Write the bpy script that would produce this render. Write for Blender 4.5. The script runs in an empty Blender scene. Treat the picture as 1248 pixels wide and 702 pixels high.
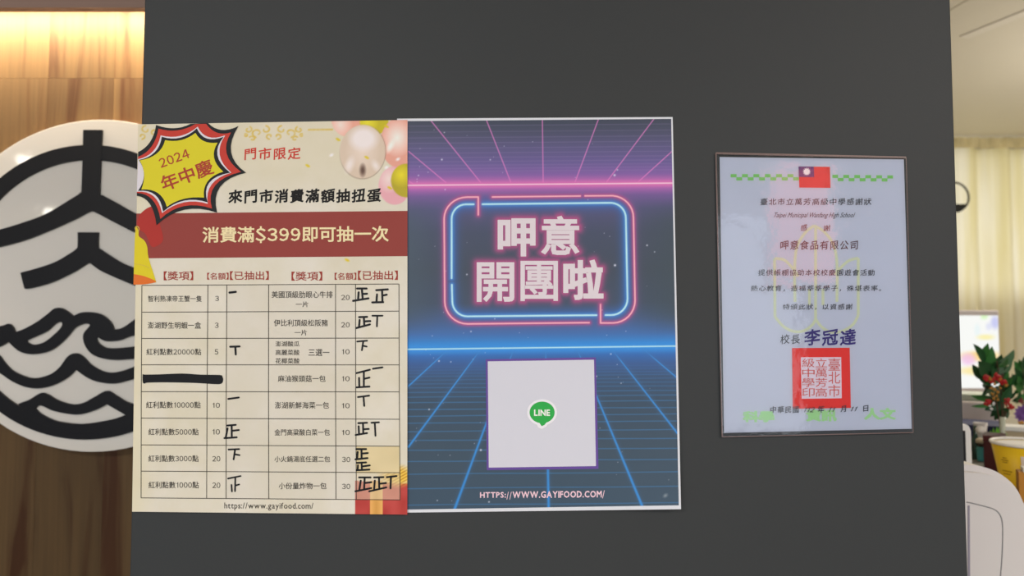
import bpy, bmesh, math, random
import numpy as np
from mathutils import Vector
from mathutils.geometry import tessellate_polygon, delaunay_2d_cdt

random.seed(7)
rng = np.random.default_rng(11)
SC = bpy.context.scene
COL = SC.collection

# ------------------------------------------------------------------ camera
F = 900.0; D = 0.80; CZ = 1.45; TH = math.atan(0.051)
cam_d = bpy.data.cameras.new('camera'); cam = bpy.data.objects.new('camera', cam_d); COL.objects.link(cam)
cam_d.sensor_width = 36.0; cam_d.lens = 36.0 * F / 1248.0
cam.location = (0, -D, CZ); cam.rotation_euler = (math.pi / 2 + TH, 0, 0)
cam_d.clip_start = 0.01; cam_d.clip_end = 60
cam_d.dof.use_dof = True; cam_d.dof.focus_distance = 0.81; cam_d.dof.aperture_fstop = 6.0
SC.camera = cam

# ------------------------------------------------------------------ world, lights, exposure
w = bpy.data.worlds.new('world'); SC.world = w; w.use_nodes = True
w.node_tree.nodes['Background'].inputs[0].default_value = (0.80, 0.88, 1.0, 1)
w.node_tree.nodes['Background'].inputs[1].default_value = 0.55
SC.view_settings.view_transform = 'Standard'; SC.view_settings.look = 'None'
SC.view_settings.exposure = 0.0; SC.view_settings.gamma = 1.0; SC.view_settings.use_curve_mapping = False

def area(name, loc, rot, sx, sy, power, col):
    l = bpy.data.lights.new(name, 'AREA'); l.shape = 'RECTANGLE'; l.size = sx; l.size_y = sy
    l.energy = power; l.color = col
    o = bpy.data.objects.new(name, l); COL.objects.link(o); o.location = loc; o.rotation_euler = rot
    return o
area('shop_panel_light', (-1.3, -2.6, 2.60), (0, 0, 0), 1.2, 0.6, 62, (1.0, 0.97, 0.93))
area('shop_panel_light', (1.9, -2.2, 2.60), (0, 0, 0), 1.2, 0.6, 66, (1.0, 0.93, 0.84))
area('storefront_daylight', (0.0, -6.9, 1.5), (math.radians(90), 0, 0), 6.0, 2.2, 90, (0.86, 0.92, 1.0))
area('back_room_light', (2.3, 1.8, 2.60), (0, 0, 0), 1.2, 0.6, 26, (1.0, 0.93, 0.80))
pl = bpy.data.lights.new('ceiling_fill_point', 'POINT'); pl.energy = 31; pl.shadow_soft_size = 0.15; pl.color = (1.0, 0.93, 0.82)
plo = bpy.data.objects.new('ceiling_fill_point', pl); COL.objects.link(plo); plo.location = (2.9, 1.9, 1.95)  # added fill light in mid air, out of view, brightens the back-room ceiling
area('window_daylight', (3.0, 4.6, 2.0), (math.radians(-90), 0, 0), 3.4, 1.4, 22, (1.0, 0.97, 0.85))
area('cove_led_strip', (-1.2, 0.634, 2.105), (math.radians(24), 0, 0), 2.0, 0.012, 22, (1.0, 0.82, 0.58))

# ------------------------------------------------------------------ helpers
def P(px, py, Y):
    """point of the vertical plane at depth Y that the photograph shows at (px, py)"""
    u = (px - 624.0) / F; v = (351.0 - py) / F
    d = (u, math.cos(TH) - v * math.sin(TH), math.sin(TH) + v * math.cos(TH))
    t = (Y + D) / d[1]
    return Vector((d[0] * t, Y, CZ + d[2] * t))

def lin(c):
    c = c / 255.0
    return c / 12.92 if c <= 0.04045 else ((c + 0.055) / 1.055) ** 2.4
LW = 0.86                       # light level on the printed wall: photo tone -> ink colour
def ink(r, g, b): return tuple(min(0.93, lin(x) / LW) for x in (r, g, b))

def mat(name, col, rough=0.6, spec=0.3, metal=0.0, coat=0.0, noise=None, bump=None, trans=0.0, emit=None):
    m = bpy.data.materials.new(name); m.use_nodes = True
    nt = m.node_tree; b = nt.nodes['Principled BSDF']
    b.inputs['Base Color'].default_value = (*col, 1); b.inputs['Roughness'].default_value = rough
    b.inputs['Specular IOR Level'].default_value = spec; b.inputs['Metallic'].default_value = metal
    b.inputs['Coat Weight'].default_value = coat; b.inputs['Transmission Weight'].default_value = trans
    if emit: b.inputs['Emission Color'].default_value = (*emit[0], 1); b.inputs['Emission Strength'].default_value = emit[1]
    tc = nt.nodes.new('ShaderNodeTexCoord')
    if noise:
        sc, amt = noise
        n = nt.nodes.new('ShaderNodeTexNoise'); n.inputs['Scale'].default_value = sc; n.inputs['Detail'].default_value = 5
        nt.links.new(tc.outputs['Object'], n.inputs['Vector'])
        mx = nt.nodes.new('ShaderNodeMix'); mx.data_type = 'RGBA'
        mx.inputs['A'].default_value = (*[c * (1 - amt) for c in col], 1)
        mx.inputs['B'].default_value = (*[min(1, c * (1 + amt)) for c in col], 1)
        nt.links.new(n.outputs['Fac'], mx.inputs['Factor']); nt.links.new(mx.outputs['Result'], b.inputs['Base Color'])
    if bump:
        sc, st, dist = bump
        n = nt.nodes.new('ShaderNodeTexNoise'); n.inputs['Scale'].default_value = sc; n.inputs['Detail'].default_value = 4
        nt.links.new(tc.outputs['Object'], n.inputs['Vector'])
        bp = nt.nodes.new('ShaderNodeBump'); bp.inputs['Strength'].default_value = st; bp.inputs['Distance'].default_value = dist
        nt.links.new(n.outputs['Fac'], bp.inputs['Height']); nt.links.new(bp.outputs['Normal'], b.inputs['Normal'])
    return m

def print_mat(name, rough=0.5, emit=False, spec=0.3):
    m = bpy.data.materials.new(name); m.use_nodes = True; nt = m.node_tree; b = nt.nodes['Principled BSDF']
    a = nt.nodes.new('ShaderNodeVertexColor'); a.layer_name = 'print'
    b.inputs['Roughness'].default_value = rough; b.inputs['Specular IOR Level'].default_value = spec
    if emit:
        nt.links.new(a.outputs['Color'], b.inputs['Emission Color']); b.inputs['Emission Strength'].default_value = 0.95
        b.inputs['Base Color'].default_value = (0.02, 0.02, 0.02, 1)
    else:
        nt.links.new(a.outputs['Color'], b.inputs['Base Color'])
    return m

def link_mesh(name, verts, faces, m, parent=None, smooth=False):
    me = bpy.data.meshes.new(name); me.from_pydata([tuple(v) for v in verts], [], faces); me.update()
    if m is not None: me.materials.append(m)
    if smooth: me.polygons.foreach_set('use_smooth', [True] * len(me.polygons))
    o = bpy.data.objects.new(name, me); COL.objects.link(o)
    if parent is not None: o.parent = parent
    return o

def recenter(o):
    """move a mesh object's origin to the base of its mesh"""
    vs = o.data.vertices; xs = [v.co.x for v in vs]; ys = [v.co.y for v in vs]; zs = [v.co.z for v in vs]
    c = Vector(((min(xs) + max(xs)) / 2, (min(ys) + max(ys)) / 2, min(zs)))
    for v in vs: v.co -= c
    o.location = o.location + c
    return c

def tag(o, label, cat, group=None):
    o['label'] = label; o['category'] = cat
    if group: o['group'] = group
    return o
def empty(name, loc, label, cat, group=None):
    o = bpy.data.objects.new(name, None); COL.objects.link(o); o.location = loc; o.empty_display_size = 0.05
    return tag(o, label, cat, group)
def struct(o): o['kind'] = 'structure'; return o

class MB:
    """collects shapes into one mesh"""
    def __init__(s): s.v = []; s.f = []
    def add(s, v, f):
        n = len(s.v); s.v += [Vector(p) for p in v]; s.f += [tuple(i + n for i in q) for q in f]; return s
    def box(s, x0, y0, z0, x1, y1, z1):
        v = [(x0, y0, z0), (x1, y0, z0), (x1, y1, z0), (x0, y1, z0), (x0, y0, z1), (x1, y0, z1), (x1, y1, z1), (x0, y1, z1)]
        return s.add(v, [(0, 3, 2, 1), (4, 5, 6, 7), (0, 1, 5, 4), (1, 2, 6, 5), (2, 3, 7, 6), (3, 0, 4, 7)])
    def lathe(s, c, prof, n=32, a0=0, a1=2 * math.pi):
        v = []; f = []; full = abs(a1 - a0 - 2 * math.pi) < 1e-6; m = n if full else n + 1
        for r, z in prof:
            for i in range(m):
                a = a0 + (a1 - a0) * i / n; v.append((c[0] + r * math.cos(a), c[1] + r * math.sin(a), c[2] + z))
        for j in range(len(prof) - 1):
            for i in range(n):
                k = (i + 1) % m; f.append((j * m + i, j * m + k, (j + 1) * m + k, (j + 1) * m + i))
        return s.add(v, f)
    def tube(s, pts, r, n=10):
        pts = [Vector(p) for p in pts]; rs = r if isinstance(r, (list, tuple)) else [r] * len(pts)
        v = []; f = []
        for i, p in enumerate(pts):
            t = (pts[min(i + 1, len(pts) - 1)] - pts[max(i - 1, 0)]).normalized()
            a = t.cross(Vector((0.13, 0.9, 0.31))).normalized(); b = t.cross(a)
            for k in range(n):
                an = 2 * math.pi * k / n; v.append(p + (a * math.cos(an) + b * math.sin(an)) * rs[i])
        for i in range(len(pts) - 1):
            for k in range(n):
                q = (k + 1) % n; f.append((i * n + k, i * n + q, (i + 1) * n + q, (i + 1) * n + k))
        f.append(tuple(range(n))[::-1]); f.append(tuple(range((len(pts) - 1) * n, len(pts) * n)))
        return s.add(v, f)
    def ball(s, c, r, sz=(1, 1, 1), n=10, m=7):
        v = []; f = []
        for j in range(m + 1):
            t = math.pi * j / m
            for i in range(n):
                a = 2 * math.pi * i / n
                v.append((c[0] + r * sz[0] * math.sin(t) * math.cos(a), c[1] + r * sz[1] * math.sin(t) * math.sin(a), c[2] + r * sz[2] * math.cos(t)))
        for j in range(m):
            for i in range(n):
                k = (i + 1) % n; f.append((j * n + i, j * n + k, (j + 1) * n + k, (j + 1) * n + i))
        return s.add(v, f)
    def prism(s, outer, holes, yf, yb):
        """outline(s) in (X, Z), filled at depth yf and yb with side walls"""
        loops = [outer] + list(holes)
        flat = [p for l in loops for p in l]
        tris = tessellate_polygon([[Vector((p[0], p[1], 0)) for p in l] for l in loops])
        n = len(flat)
        v = [(p[0], yf, p[1]) for p in flat] + [(p[0], yb, p[1]) for p in flat]
        f = [tuple(t) for t in tris] + [tuple(i + n for i in t)[::-1] for t in tris]
        o = 0
        for l in loops:
            for i in range(len(l)):
                j = (i + 1) % len(l); f.append((o + i, o + j, o + j + n, o + i + n))
            o += len(l)
        return s.add(v, f)
    def build(s, name, m, parent=None, smooth=False, bevel=0.0, seg=2):
        o = link_mesh(name, s.v, s.f, m, parent, smooth)
        bm = bmesh.new(); bm.from_mesh(o.data); bmesh.ops.remove_doubles(bm, verts=bm.verts, dist=1e-6)
        bmesh.ops.recalc_face_normals(bm, faces=bm.faces); bm.to_mesh(o.data); bm.free()
        if bevel:
            md = o.modifiers.new('bevel', 'BEVEL'); md.width = bevel; md.segments = seg; md.limit_method = 'ANGLE'
        return o

def smooth_path(pts, n=5, closed=True):
    """Catmull-Rom through the points; a point given as (x, y, 1) stays a sharp corner"""
    N = len(pts); out = []
    rngN = N if closed else N - 1
    for i in range(rngN):
        p1 = pts[i]; p2 = pts[(i + 1) % N]
        p0 = pts[(i - 1) % N] if (closed or i > 0) else p1
        p3 = pts[(i + 2) % N] if (closed or i < N - 2) else p2
        if len(p1) == 3: p0 = p1
        if len(p2) == 3: p3 = p2
        for k in range(n):
            t = k / n; q = []
            for a in (0, 1):
                q.append(0.5 * ((2 * p1[a]) + (-p0[a] + p2[a]) * t + (2 * p0[a] - 5 * p1[a] + 4 * p2[a] - p3[a]) * t * t + (-p0[a] + 3 * p1[a] - 3 * p2[a] + p3[a]) * t ** 3))
            out.append(tuple(q))
    if not closed: out.append(tuple(pts[-1][:2]))
    return out
def quads_path(start, segs, n=8):
    """chain of quadratic curves (ctrl, end); ctrl None is a straight line"""
    out = [start]; p = start
    for c, e in segs:
        if c is None: out.append(e)
        else:
            for k in range(1, n + 1):
                t = k / n; out.append(((1 - t) ** 2 * p[0] + 2 * t * (1 - t) * c[0] + t * t * e[0], (1 - t) ** 2 * p[1] + 2 * t * (1 - t) * c[1] + t * t * e[1]))
        p = e
    return out

# a printed sheet: lift(px, py) is how far the paper stands off the wall
class Sheet:
    def __init__(s, base, lift): s.base = base; s.lift = lift; s.root = None
    def W(s, px, py, layer): return P(px, py, -(s.base + s.lift(px, py) + layer * 0.00012))
    def raster(s, name, m, quad, nx, ny, colour, layer, parent):
        """dense sheet over quad (TL, TR, BR, BL) whose print colour is colour(px, py) -> Nx3 linear"""
        U, V = np.meshgrid(np.linspace(0, 1, nx), np.linspace(0, 1, ny))
        q = np.array(quad, float)
        X = (1 - V) * ((1 - U) * q[0, 0] + U * q[1, 0]) + V * ((1 - U) * q[3, 0] + U * q[2, 0])
        Yp = (1 - V) * ((1 - U) * q[0, 1] + U * q[1, 1]) + V * ((1 - U) * q[3, 1] + U * q[2, 1])
        X = X.ravel(); Yp = Yp.ravel()
        yy = -(s.base + s.lift(X, Yp) + layer * 0.00012) + 0 * X
        u = (X - 624.0) / F; v = (351.0 - Yp) / F
        dy = math.cos(TH) - v * math.sin(TH); dz = math.sin(TH) + v * math.cos(TH); t = (yy + D) / dy
        co = np.stack([u * t, yy, CZ + dz * t], 1).astype(np.float32)
        idx = np.arange(nx * ny).reshape(ny, nx)
        f = np.stack([idx[1:, :-1], idx[1:, 1:], idx[:-1, 1:], idx[:-1, :-1]], -1).reshape(-1, 4)
        me = bpy.data.meshes.new(name); me.vertices.add(len(co)); me.vertices.foreach_set('co', co.ravel())
        me.loops.add(f.size); me.loops.foreach_set('vertex_index', f.ravel().astype(np.int32))
        me.polygons.add(len(f)); me.polygons.foreach_set('loop_start', np.arange(0, f.size, 4, dtype=np.int32))
        me.polygons.foreach_set('use_smooth', np.ones(len(f), bool))
        me.update(calc_edges=True)
        if colour is not None:
            c = np.clip(colour(X, Yp), 0, 0.95); a = me.color_attributes.new('print', 'FLOAT_COLOR', 'POINT')
            a.data.foreach_set('color', np.concatenate([c, np.ones((len(c), 1))], 1).astype(np.float32).ravel())
        me.materials.append(m)
        o = bpy.data.objects.new(name, me); COL.objects.link(o)
        if parent is not None: o.parent = parent
        return o
    def poly(s, name, pts, m, layer, parent, holes=()):
        loops = [pts] + list(holes); flat = [p for l in loops for p in l]
        tris = tessellate_polygon([[Vector((p[0], -p[1], 0)) for p in l] for l in loops])
        return link_mesh(name, [s.W(p[0], p[1], layer) for p in flat], [tuple(t) for t in tris], m, parent)
    def quad(s, name, q, m, layer, parent=None):
        return s.raster(name, m, q, 16, 16, None, layer, parent)
    def strokes(s, name, lines, width, m, layer, parent, caps=True, kind=None):
        V = []; Fc = []
        for k, ln in enumerate(lines):
            wd = width[k] if isinstance(width, (list, tuple)) else width
            dense = []
            for a, b in zip(ln[:-1], ln[1:]):
                n = max(1, int(math.hypot(b[0] - a[0], b[1] - a[1]) / 25))
                dense += [(a[0] + (b[0] - a[0]) * i / n, a[1] + (b[1] - a[1]) * i / n) for i in range(n)]
            dense.append(ln[-1]); o = len(V)
            for i, p in enumerate(dense):
                a = dense[max(i - 1, 0)]; b = dense[min(i + 1, len(dense) - 1)]
                dx, dy = b[0] - a[0], b[1] - a[1]; L = math.hypot(dx, dy) or 1; nx_, ny_ = -dy / L * wd / 2, dx / L * wd / 2
                V += [(p[0] + nx_, p[1] + ny_), (p[0] - nx_, p[1] - ny_)]
            for i in range(len(dense) - 1): Fc.append(ccw(V, (o + 2 * i, o + 2 * i + 1, o + 2 * i + 3, o + 2 * i + 2)))
            if caps:
                for p in (dense[0], dense[-1]):
                    o = len(V); V += [(p[0] + wd / 2 * math.cos(t * math.pi / 5), p[1] + wd / 2 * math.sin(t * math.pi / 5)) for t in range(10)]
                    Fc.append(ccw(V, tuple(range(o, o + 10))))
        if len(Fc) > 1 and (caps or len(lines) > 1):
            V, Fc = union2d(V, Fc)
        o = link_mesh(name, [s.W(p[0], p[1], layer) for p in V], Fc, m, parent)
        if kind: o['kind'] = kind
        return o
    def text(s, name, items, m, layer, parent):
        """items: (string, x0, y0, x1, y1, options); each string is fitted to its box on the sheet"""
        V = []; Fc = []
        for it in items:
            st, x0, y0, x1, y1 = it[:5]; op = it[5] if len(it) > 5 else {}
            gv, gf = glyphs(st, op.get('bold', 0.0), op.get('kai', False), op.get('italic', 0.0), op.get('raw', False))
            mnx, mxx = gv[:, 0].min(), gv[:, 0].max(); mny, mxy = gv[:, 1].min(), gv[:, 1].max()
            cx, cy = (x0 + x1) / 2, (y0 + y1) / 2; a = math.radians(op.get('rot', 0)); sl = op.get('slope', 0.0)
            o = len(V)
            for gx, gy in gv:
                lx = ((gx - mnx) / (mxx - mnx) - 0.5) * (x1 - x0); ly = (0.5 - (gy - mny) / max(1e-6, mxy - mny)) * (y1 - y0)
                px = cx + lx * math.cos(a) + ly * math.sin(a); py = cy - lx * math.sin(a) + ly * math.cos(a) + sl * lx
                V.append(s.W(px, py, layer))
            Fc += [tuple(i + o for i in f) for f in gf]
        return link_mesh(name, V, Fc, m, parent)

_cache = {}
def union2d(v, f):
    """overlapping flat pieces merged into one clean triangulation"""
    r = delaunay_2d_cdt([Vector((float(p[0]), float(p[1]))) for p in v], [], [list(q) for q in f], 0, 1e-5)
    ov = np.array([(p.x, p.y) for p in r[0]]); tr = np.array([tuple(t) for t in r[2]])
    c = ov[tr].mean(1); keep = np.zeros(len(c), bool); va = np.array([(p[0], p[1]) for p in v])
    for q in f:                                   # a triangle stays when its centre lies in some piece
        P_ = va[list(q)]; ins = np.zeros(len(c), bool)
        for i in range(len(q)):
            x0, y0 = P_[i]; x1, y1 = P_[(i + 1) % len(q)]
            if y0 == y1: continue
            ins ^= ((y0 > c[:, 1]) != (y1 > c[:, 1])) & (c[:, 0] < (x1 - x0) * (c[:, 1] - y0) / (y1 - y0) + x0)
        keep |= ins
    return ov, [tuple(int(i) for i in t) for t in tr[keep]]
def ccw(v, q):
    A = sum(v[q[i]][0] * v[q[(i + 1) % len(q)]][1] - v[q[(i + 1) % len(q)]][0] * v[q[i]][1] for i in range(len(q)))
    return tuple(q) if A > 0 else tuple(q)[::-1]
def raw_glyph(st):
    cu = bpy.data.curves.new('lettering', 'FONT'); cu.body = st; cu.size = 1.0; cu.resolution_u = 2
    ob = bpy.data.objects.new('lettering', cu); COL.objects.link(ob)
    bpy.context.view_layer.update()
    me = ob.to_mesh(); v = np.array([(p.co.x, p.co.y) for p in me.vertices]).reshape(-1, 2); f = [tuple(p.vertices) for p in me.polygons]
    ob.to_mesh_clear(); bpy.data.objects.remove(ob); bpy.data.curves.remove(cu)
    return v, f
def char_glyph(ch, bold):
    """one character with its strokes fattened by bold (ems); returns vertices, faces, advance"""
    key = (ch, bold)
    if key in _cache: return _cache[key]
    latin = ord(ch) < 127
    if ch == '1': v = np.array([(0.16, 0), (0.25, 0), (0.25, 0.74), (0.18, 0.74), (0.16, 0.70), (0.16, 0.64), (0.03, 0.60), (0.03, 0.53), (0.16, 0.57)]); f = [(0, 1, 2, 3, 4, 5, 8), (5, 6, 7, 8)]
    else: v, f = raw_glyph(chr(ord(ch) + 0xFEE0) if ch.isdigit() or ch == '$' else ch)
    if bold > 0:
        cnt = {}
        for q in f:
            for i in range(len(q)):
                e = (q[i], q[(i + 1) % len(q)]); kx = (min(e), max(e)); cnt[kx] = cnt.get(kx, 0) + 1
        V = [tuple(p) for p in v]; ff = [ccw(V, q) for q in f]
        for (i, j), n_ in cnt.items():
            if n_ != 1: continue
            ax, ay = v[i]; bx, by = v[j]; L = math.hypot(bx - ax, by - ay)
            if L < 1e-5: continue
            tx, ty = (bx - ax) / L, (by - ay) / L; h = bold; e_ = bold * (0.85 if L > 0.04 else 0.25); o = len(V)
            V += [(ax - tx * e_ - ty * h, ay - ty * e_ + tx * h), (ax - tx * e_ + ty * h, ay - ty * e_ - tx * h), (bx + tx * e_ + ty * h, by + ty * e_ - tx * h), (bx + tx * e_ - ty * h, by + ty * e_ + tx * h)]
            ff.append(ccw(V, (o, o + 1, o + 2, o + 3)))
        v, f = union2d(V, ff)
    if latin:
        mn = v[:, 0].min(); v = v.copy(); adv = (v[:, 0].max() - mn) + 0.085; v[:, 0] += 0.042 - mn
        if ch == '1': adv = 0.50; v[:, 0] += 0.10
    else: adv = 1.0
    _cache[key] = (v, f, adv); return _cache[key]
def glyphs(st, bold, kai, italic, raw=False):
    if raw:
        v, f = raw_glyph(st)
    else:
        x = 0.0; V = []; f = []; n = 0
        for ch in st:
            v, q, adv = char_glyph(ch, bold); v = v.copy()
            if kai:
                dx = v[:, 0] - 0.5; dy = v[:, 1] - 0.35
                v = np.stack([0.5 + dx * 0.92 + 0.03 * dy, 0.35 + dy * (0.96 + 0.10 * dx) + 0.12 * dx], 1)
            v[:, 0] += x; V.append(v); f += [tuple(i + n for i in t) for t in q]; n += len(v); x += adv
        v = np.concatenate(V)
    if italic: v = v.copy(); v[:, 0] += italic * v[:, 1]
    return v, f

# =================================================================== STRUCTURE
M_wallgrey = mat('charcoal_wall_paint', (0.036, 0.039, 0.040), 0.55, 0.30, noise=(3, 0.06), bump=(260, 0.12, 0.0006))
M_cream = mat('cream_ceiling_paint', (0.80, 0.75, 0.64), 0.85, 0.1, noise=(2, 0.03))
M_plain = mat('beige_wall_paint', (0.55, 0.50, 0.40), 0.8, 0.15, noise=(2, 0.04))
M_floor = mat('grey_floor_tile', (0.30, 0.28, 0.25), 0.45, 0.3, noise=(4, 0.12))
M_soffit = mat('taupe_bulkhead_paint', (0.36, 0.24, 0.19), 0.7, 0.2, noise=(3, 0.05))
def box_obj(name, b, m, parent=None, bevel=0.0):
    o = MB().box(*b).build(name, m, parent, bevel=bevel)
    if parent is None: recenter(o)
    return o
xl = P(167, 351, 0).x; xr = P(1169, 351, 0).x
struct(box_obj('wall_center', (xl, 0.0, 0.0, xr, 0.045, 2.64), M_wallgrey, bevel=0.0015))
struct(box_obj('floor', (-6.5, -7.0, -0.05, 4.6, 4.2, 0.0), M_floor))
struct(box_obj('ceiling', (-6.5, -7.0, 2.64, 4.6, 4.2, 2.70), M_cream))
struct(box_obj('wall_side', (-0.02, 0.74, 0.0, 0.08, 3.88, 2.64), M_plain))
struct(box_obj('wall_right', (4.5, -2.0, 0.0, 4.6, 4.2, 2.64), M_plain))
# window wall behind the curtain: solid below and beside the opening
ZS = P(1200, 364, 3.88).z
wb = MB().box(0.0, 3.88, 0.0, 4.6, 3.98, ZS).box(0.0, 3.88, 2.56, 4.6, 3.98, 2.64).box(0.0, 3.88, ZS, 1.4, 3.98, 2.56).box(4.35, 3.88, ZS, 4.6, 3.98, 2.56)
o = wb.build('wall_back', M_plain); recenter(o); struct(o)
M_wframe = mat('white_window_frame', (0.7, 0.7, 0.68), 0.4)
wf = MB().box(1.4, 3.90, ZS, 4.35, 3.94, ZS + 0.03).box(1.4, 3.90, 2.53, 4.35, 3.94, 2.56).box(1.4, 3.90, ZS + 0.03, 1.43, 3.94, 2.53).box(4.32, 3.90, ZS + 0.03, 4.35, 3.94, 2.53)
o = wf.build('window_1', M_wframe); recenter(o); struct(o)

# ceiling joints, faint
M_joint = mat('ceiling_joint_line', (0.55, 0.50, 0.40), 0.9, 0.05)
A0 = P(1160, 12, 0); 
def ceil_pt(px, py):
    u = (px - 624.0) / F; v = (351.0 - py) / F
    d = Vector((u, math.cos(TH) - v * math.sin(TH), math.sin(TH) + v * math.cos(TH))); t = (2.6395 - CZ) / d.z
    return Vector((0, -D, CZ)) + d * t
for nm, a, b, wd, m in [('trim_1', (1150, 17), (1182, -2), 0.006, M_joint), ('trim_2', (1175, 45), (1262, 10), 0.05, mat('pale_ceiling_strip', (0.86, 0.81, 0.72), 0.8))]:
    pa, pb = ceil_pt(*a), ceil_pt(*b); t = (pb - pa).normalized(); n = Vector((-t.y, t.x, 0)) * wd / 2; dz = Vector((0, 0, 0.0008 if nm == 'trim_1' else 0.004))
    pts = [pa + n, pb + n, pb - n, pa - n]
    o = link_mesh(nm, [p - dz for p in pts] + [p + Vector((0, 0, 0.0005)) for p in pts], [(0, 1, 2, 3), (4, 5, 6, 7), (0, 1, 5, 4), (1, 2, 6, 5), (2, 3, 7, 6), (3, 0, 4, 7)], m)
    recenter(o); struct(o)

# wood wall of vertical planks
def wood_mat():
    m = bpy.data.materials.new('warm_wood_laminate'); m.use_nodes = True; nt = m.node_tree; b = nt.nodes['Principled BSDF']
    b.inputs['Roughness'].default_value = 0.5; b.inputs['Specular IOR Level'].default_value = 0.2
    g = nt.nodes.new('ShaderNodeNewGeometry'); oi = nt.nodes.new('ShaderNodeObjectInfo')
    off = nt.nodes.new('ShaderNodeVectorMath'); off.operation = 'MULTIPLY_ADD'
    nt.links.new(oi.outputs['Color'], off.inputs[0]); off.inputs[1].default_value = (7.3, 3.1, 5.7); nt.links.new(g.outputs['Position'], off.inputs[2])
    mp = nt.nodes.new('ShaderNodeMapping'); mp.inputs['Scale'].default_value = (20, 20, 1.5); nt.links.new(off.outputs[0], mp.inputs[0])
    n1 = nt.nodes.new('ShaderNodeTexNoise'); n1.inputs['Scale'].default_value = 1.0; n1.inputs['Detail'].default_value = 6; n1.inputs['Distortion'].default_value = 0.9
    nt.links.new(mp.outputs[0], n1.inputs['Vector'])
    mp2 = nt.nodes.new('ShaderNodeMapping'); mp2.inputs['Scale'].default_value = (160, 160, 3.0); nt.links.new(off.outputs[0], mp2.inputs[0])
    n2 = nt.nodes.new('ShaderNodeTexNoise'); n2.inputs['Detail'].default_value = 3; n2.inputs['Scale'].default_value = 1.0; nt.links.new(mp2.outputs[0], n2.inputs['Vector'])
    cr = nt.nodes.new('ShaderNodeValToRGB'); e = cr.color_ramp
    e.elements[0].position = 0.34; e.elements[0].color = (0.092, 0.036, 0.013, 1)
    e.elements[1].position = 0.60; e.elements[1].color = (0.190, 0.112, 0.046, 1)
    x = e.elements.new(0.44); x.color = (0.145, 0.079, 0.032, 1)
    x = e.elements.new(0.50); x.color = (0.170, 0.100, 0.042, 1)
    nt.links.new(n1.outputs['Fac'], cr.inputs[0])
    mx = nt.nodes.new('ShaderNodeMix'); mx.data_type = 'RGBA'; mx.blend_type = 'MULTIPLY'; mx.inputs['Factor'].default_value = 0.35
    nt.links.new(cr.outputs[0], mx.inputs['A']); nt.links.new(n2.outputs['Fac'], mx.inputs['B'])
    br = nt.nodes.new('ShaderNodeMix'); br.data_type = 'RGBA'; br.blend_type = 'MULTIPLY'; br.inputs['Factor'].default_value = 1.0
    nt.links.new(mx.outputs['Result'], br.inputs['A'])
    vt = nt.nodes.new('ShaderNodeMath'); vt.operation = 'MULTIPLY_ADD'; nt.links.new(oi.outputs['Alpha'], vt.inputs[0]); vt.inputs[1].default_value = 0.88; vt.inputs[2].default_value = 0.0
    cc = nt.nodes.new('ShaderNodeCombineColor'); [nt.links.new(vt.outputs[0], cc.inputs[i]) for i in range(3)]
    nt.links.new(cc.outputs[0], br.inputs['B']); nt.links.new(br.outputs['Result'], b.inputs['Base Color'])
    return m
M_wood = wood_mat()
YW = 0.70
wl = struct(box_obj('wall_left', (-6.5, YW, 0.0, 0.08, 0.74, 2.64), mat('dark_backing_board', (0.10, 0.055, 0.025), 0.8)))
xe = P(136, 300, YW).x; pw = 0.135; zj = P(80, 97, YW).z
for row, (z0, z1) in enumerate([(0.02, zj - 0.0002), (zj + 0.0002, 2.62)]):
    for k in range(-12, 6):
        x0 = xe + k * pw
        bmb = MB().box(x0 + 0.0001, YW - 0.008, z0, x0 + pw - 0.0001, YW, z1)
        o = bmb.build('plank', M_wood, None); o.parent = wl; o.matrix_parent_inverse = wl.matrix_world.inverted()
        o.data.transform(__import__('mathutils').Matrix.Translation(-wl.location)); o.matrix_parent_inverse.identity()
        tone = {0: 1.06, -1: 0.86, -2: 0.98}.get(k, random.uniform(0.86, 1.08)); 
        o.color = (random.random(), random.random(), random.random(), tone * (1.0 if row else 0.97))
# bulkhead over the cove light
zb = P(80, 9.2, 0.56).z
bk = MB().box(-2.6, 0.56, zb, 0.0, 0.58, 2.64).box(-2.6, 0.56, zb + 0.09, 0.0, 0.692, zb + 0.11)
o = bk.build('trim_3', M_soffit); recenter(o); struct(o)

# =================================================================== ROUND LOGO SIGN
M_acry = mat('glossy_white_acrylic', (0.86, 0.81, 0.73), 0.05, 0.5)
M_rim = mat('white_sign_edge', (0.86, 0.80, 0.72), 0.35)
M_blk = mat('black_acrylic', (0.006, 0.006, 0.008), 0.45, 0.25)
YS = 0.655
cpt = P(118, 346, YS); dep = (YS + D); R = 203.0 / F * dep
sign = empty('logo_sign', (cpt.x, YW - 0.008, cpt.z - R), 'large round white sign with black mountain and wave emblem on wood wall', 'sign')
def psign(pts): return [((P(x, y, YS).x - sign.location.x), (P(x, y, YS).z - sign.location.z)) for x, y in pts]
def disc(r0, yf, yb, n=96):
    return [((cpt.x + r0 * math.cos(2 * math.pi * i / n) - sign.location.x), (cpt.z + r0 * math.sin(2 * math.pi * i / n) - sign.location.z)) for i in range(n)]
yo = sign.location.y
MB().prism(disc(R, 0, 0), [], YS - yo, -0.0005).build('disc', M_acry, sign, bevel=0.004, seg=3)
TK = 0.005
def emblem(name, pts, holes=(), n=5, tk=TK):
    out = psign(smooth_path(pts, n)); hs = [psign(smooth_path(h, n)) for h in holes]
    return MB().prism(out, hs, YS - tk - yo, YS - 0.0002 - yo).build(name, M_blk, sign, bevel=0.0006, seg=1)
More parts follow.
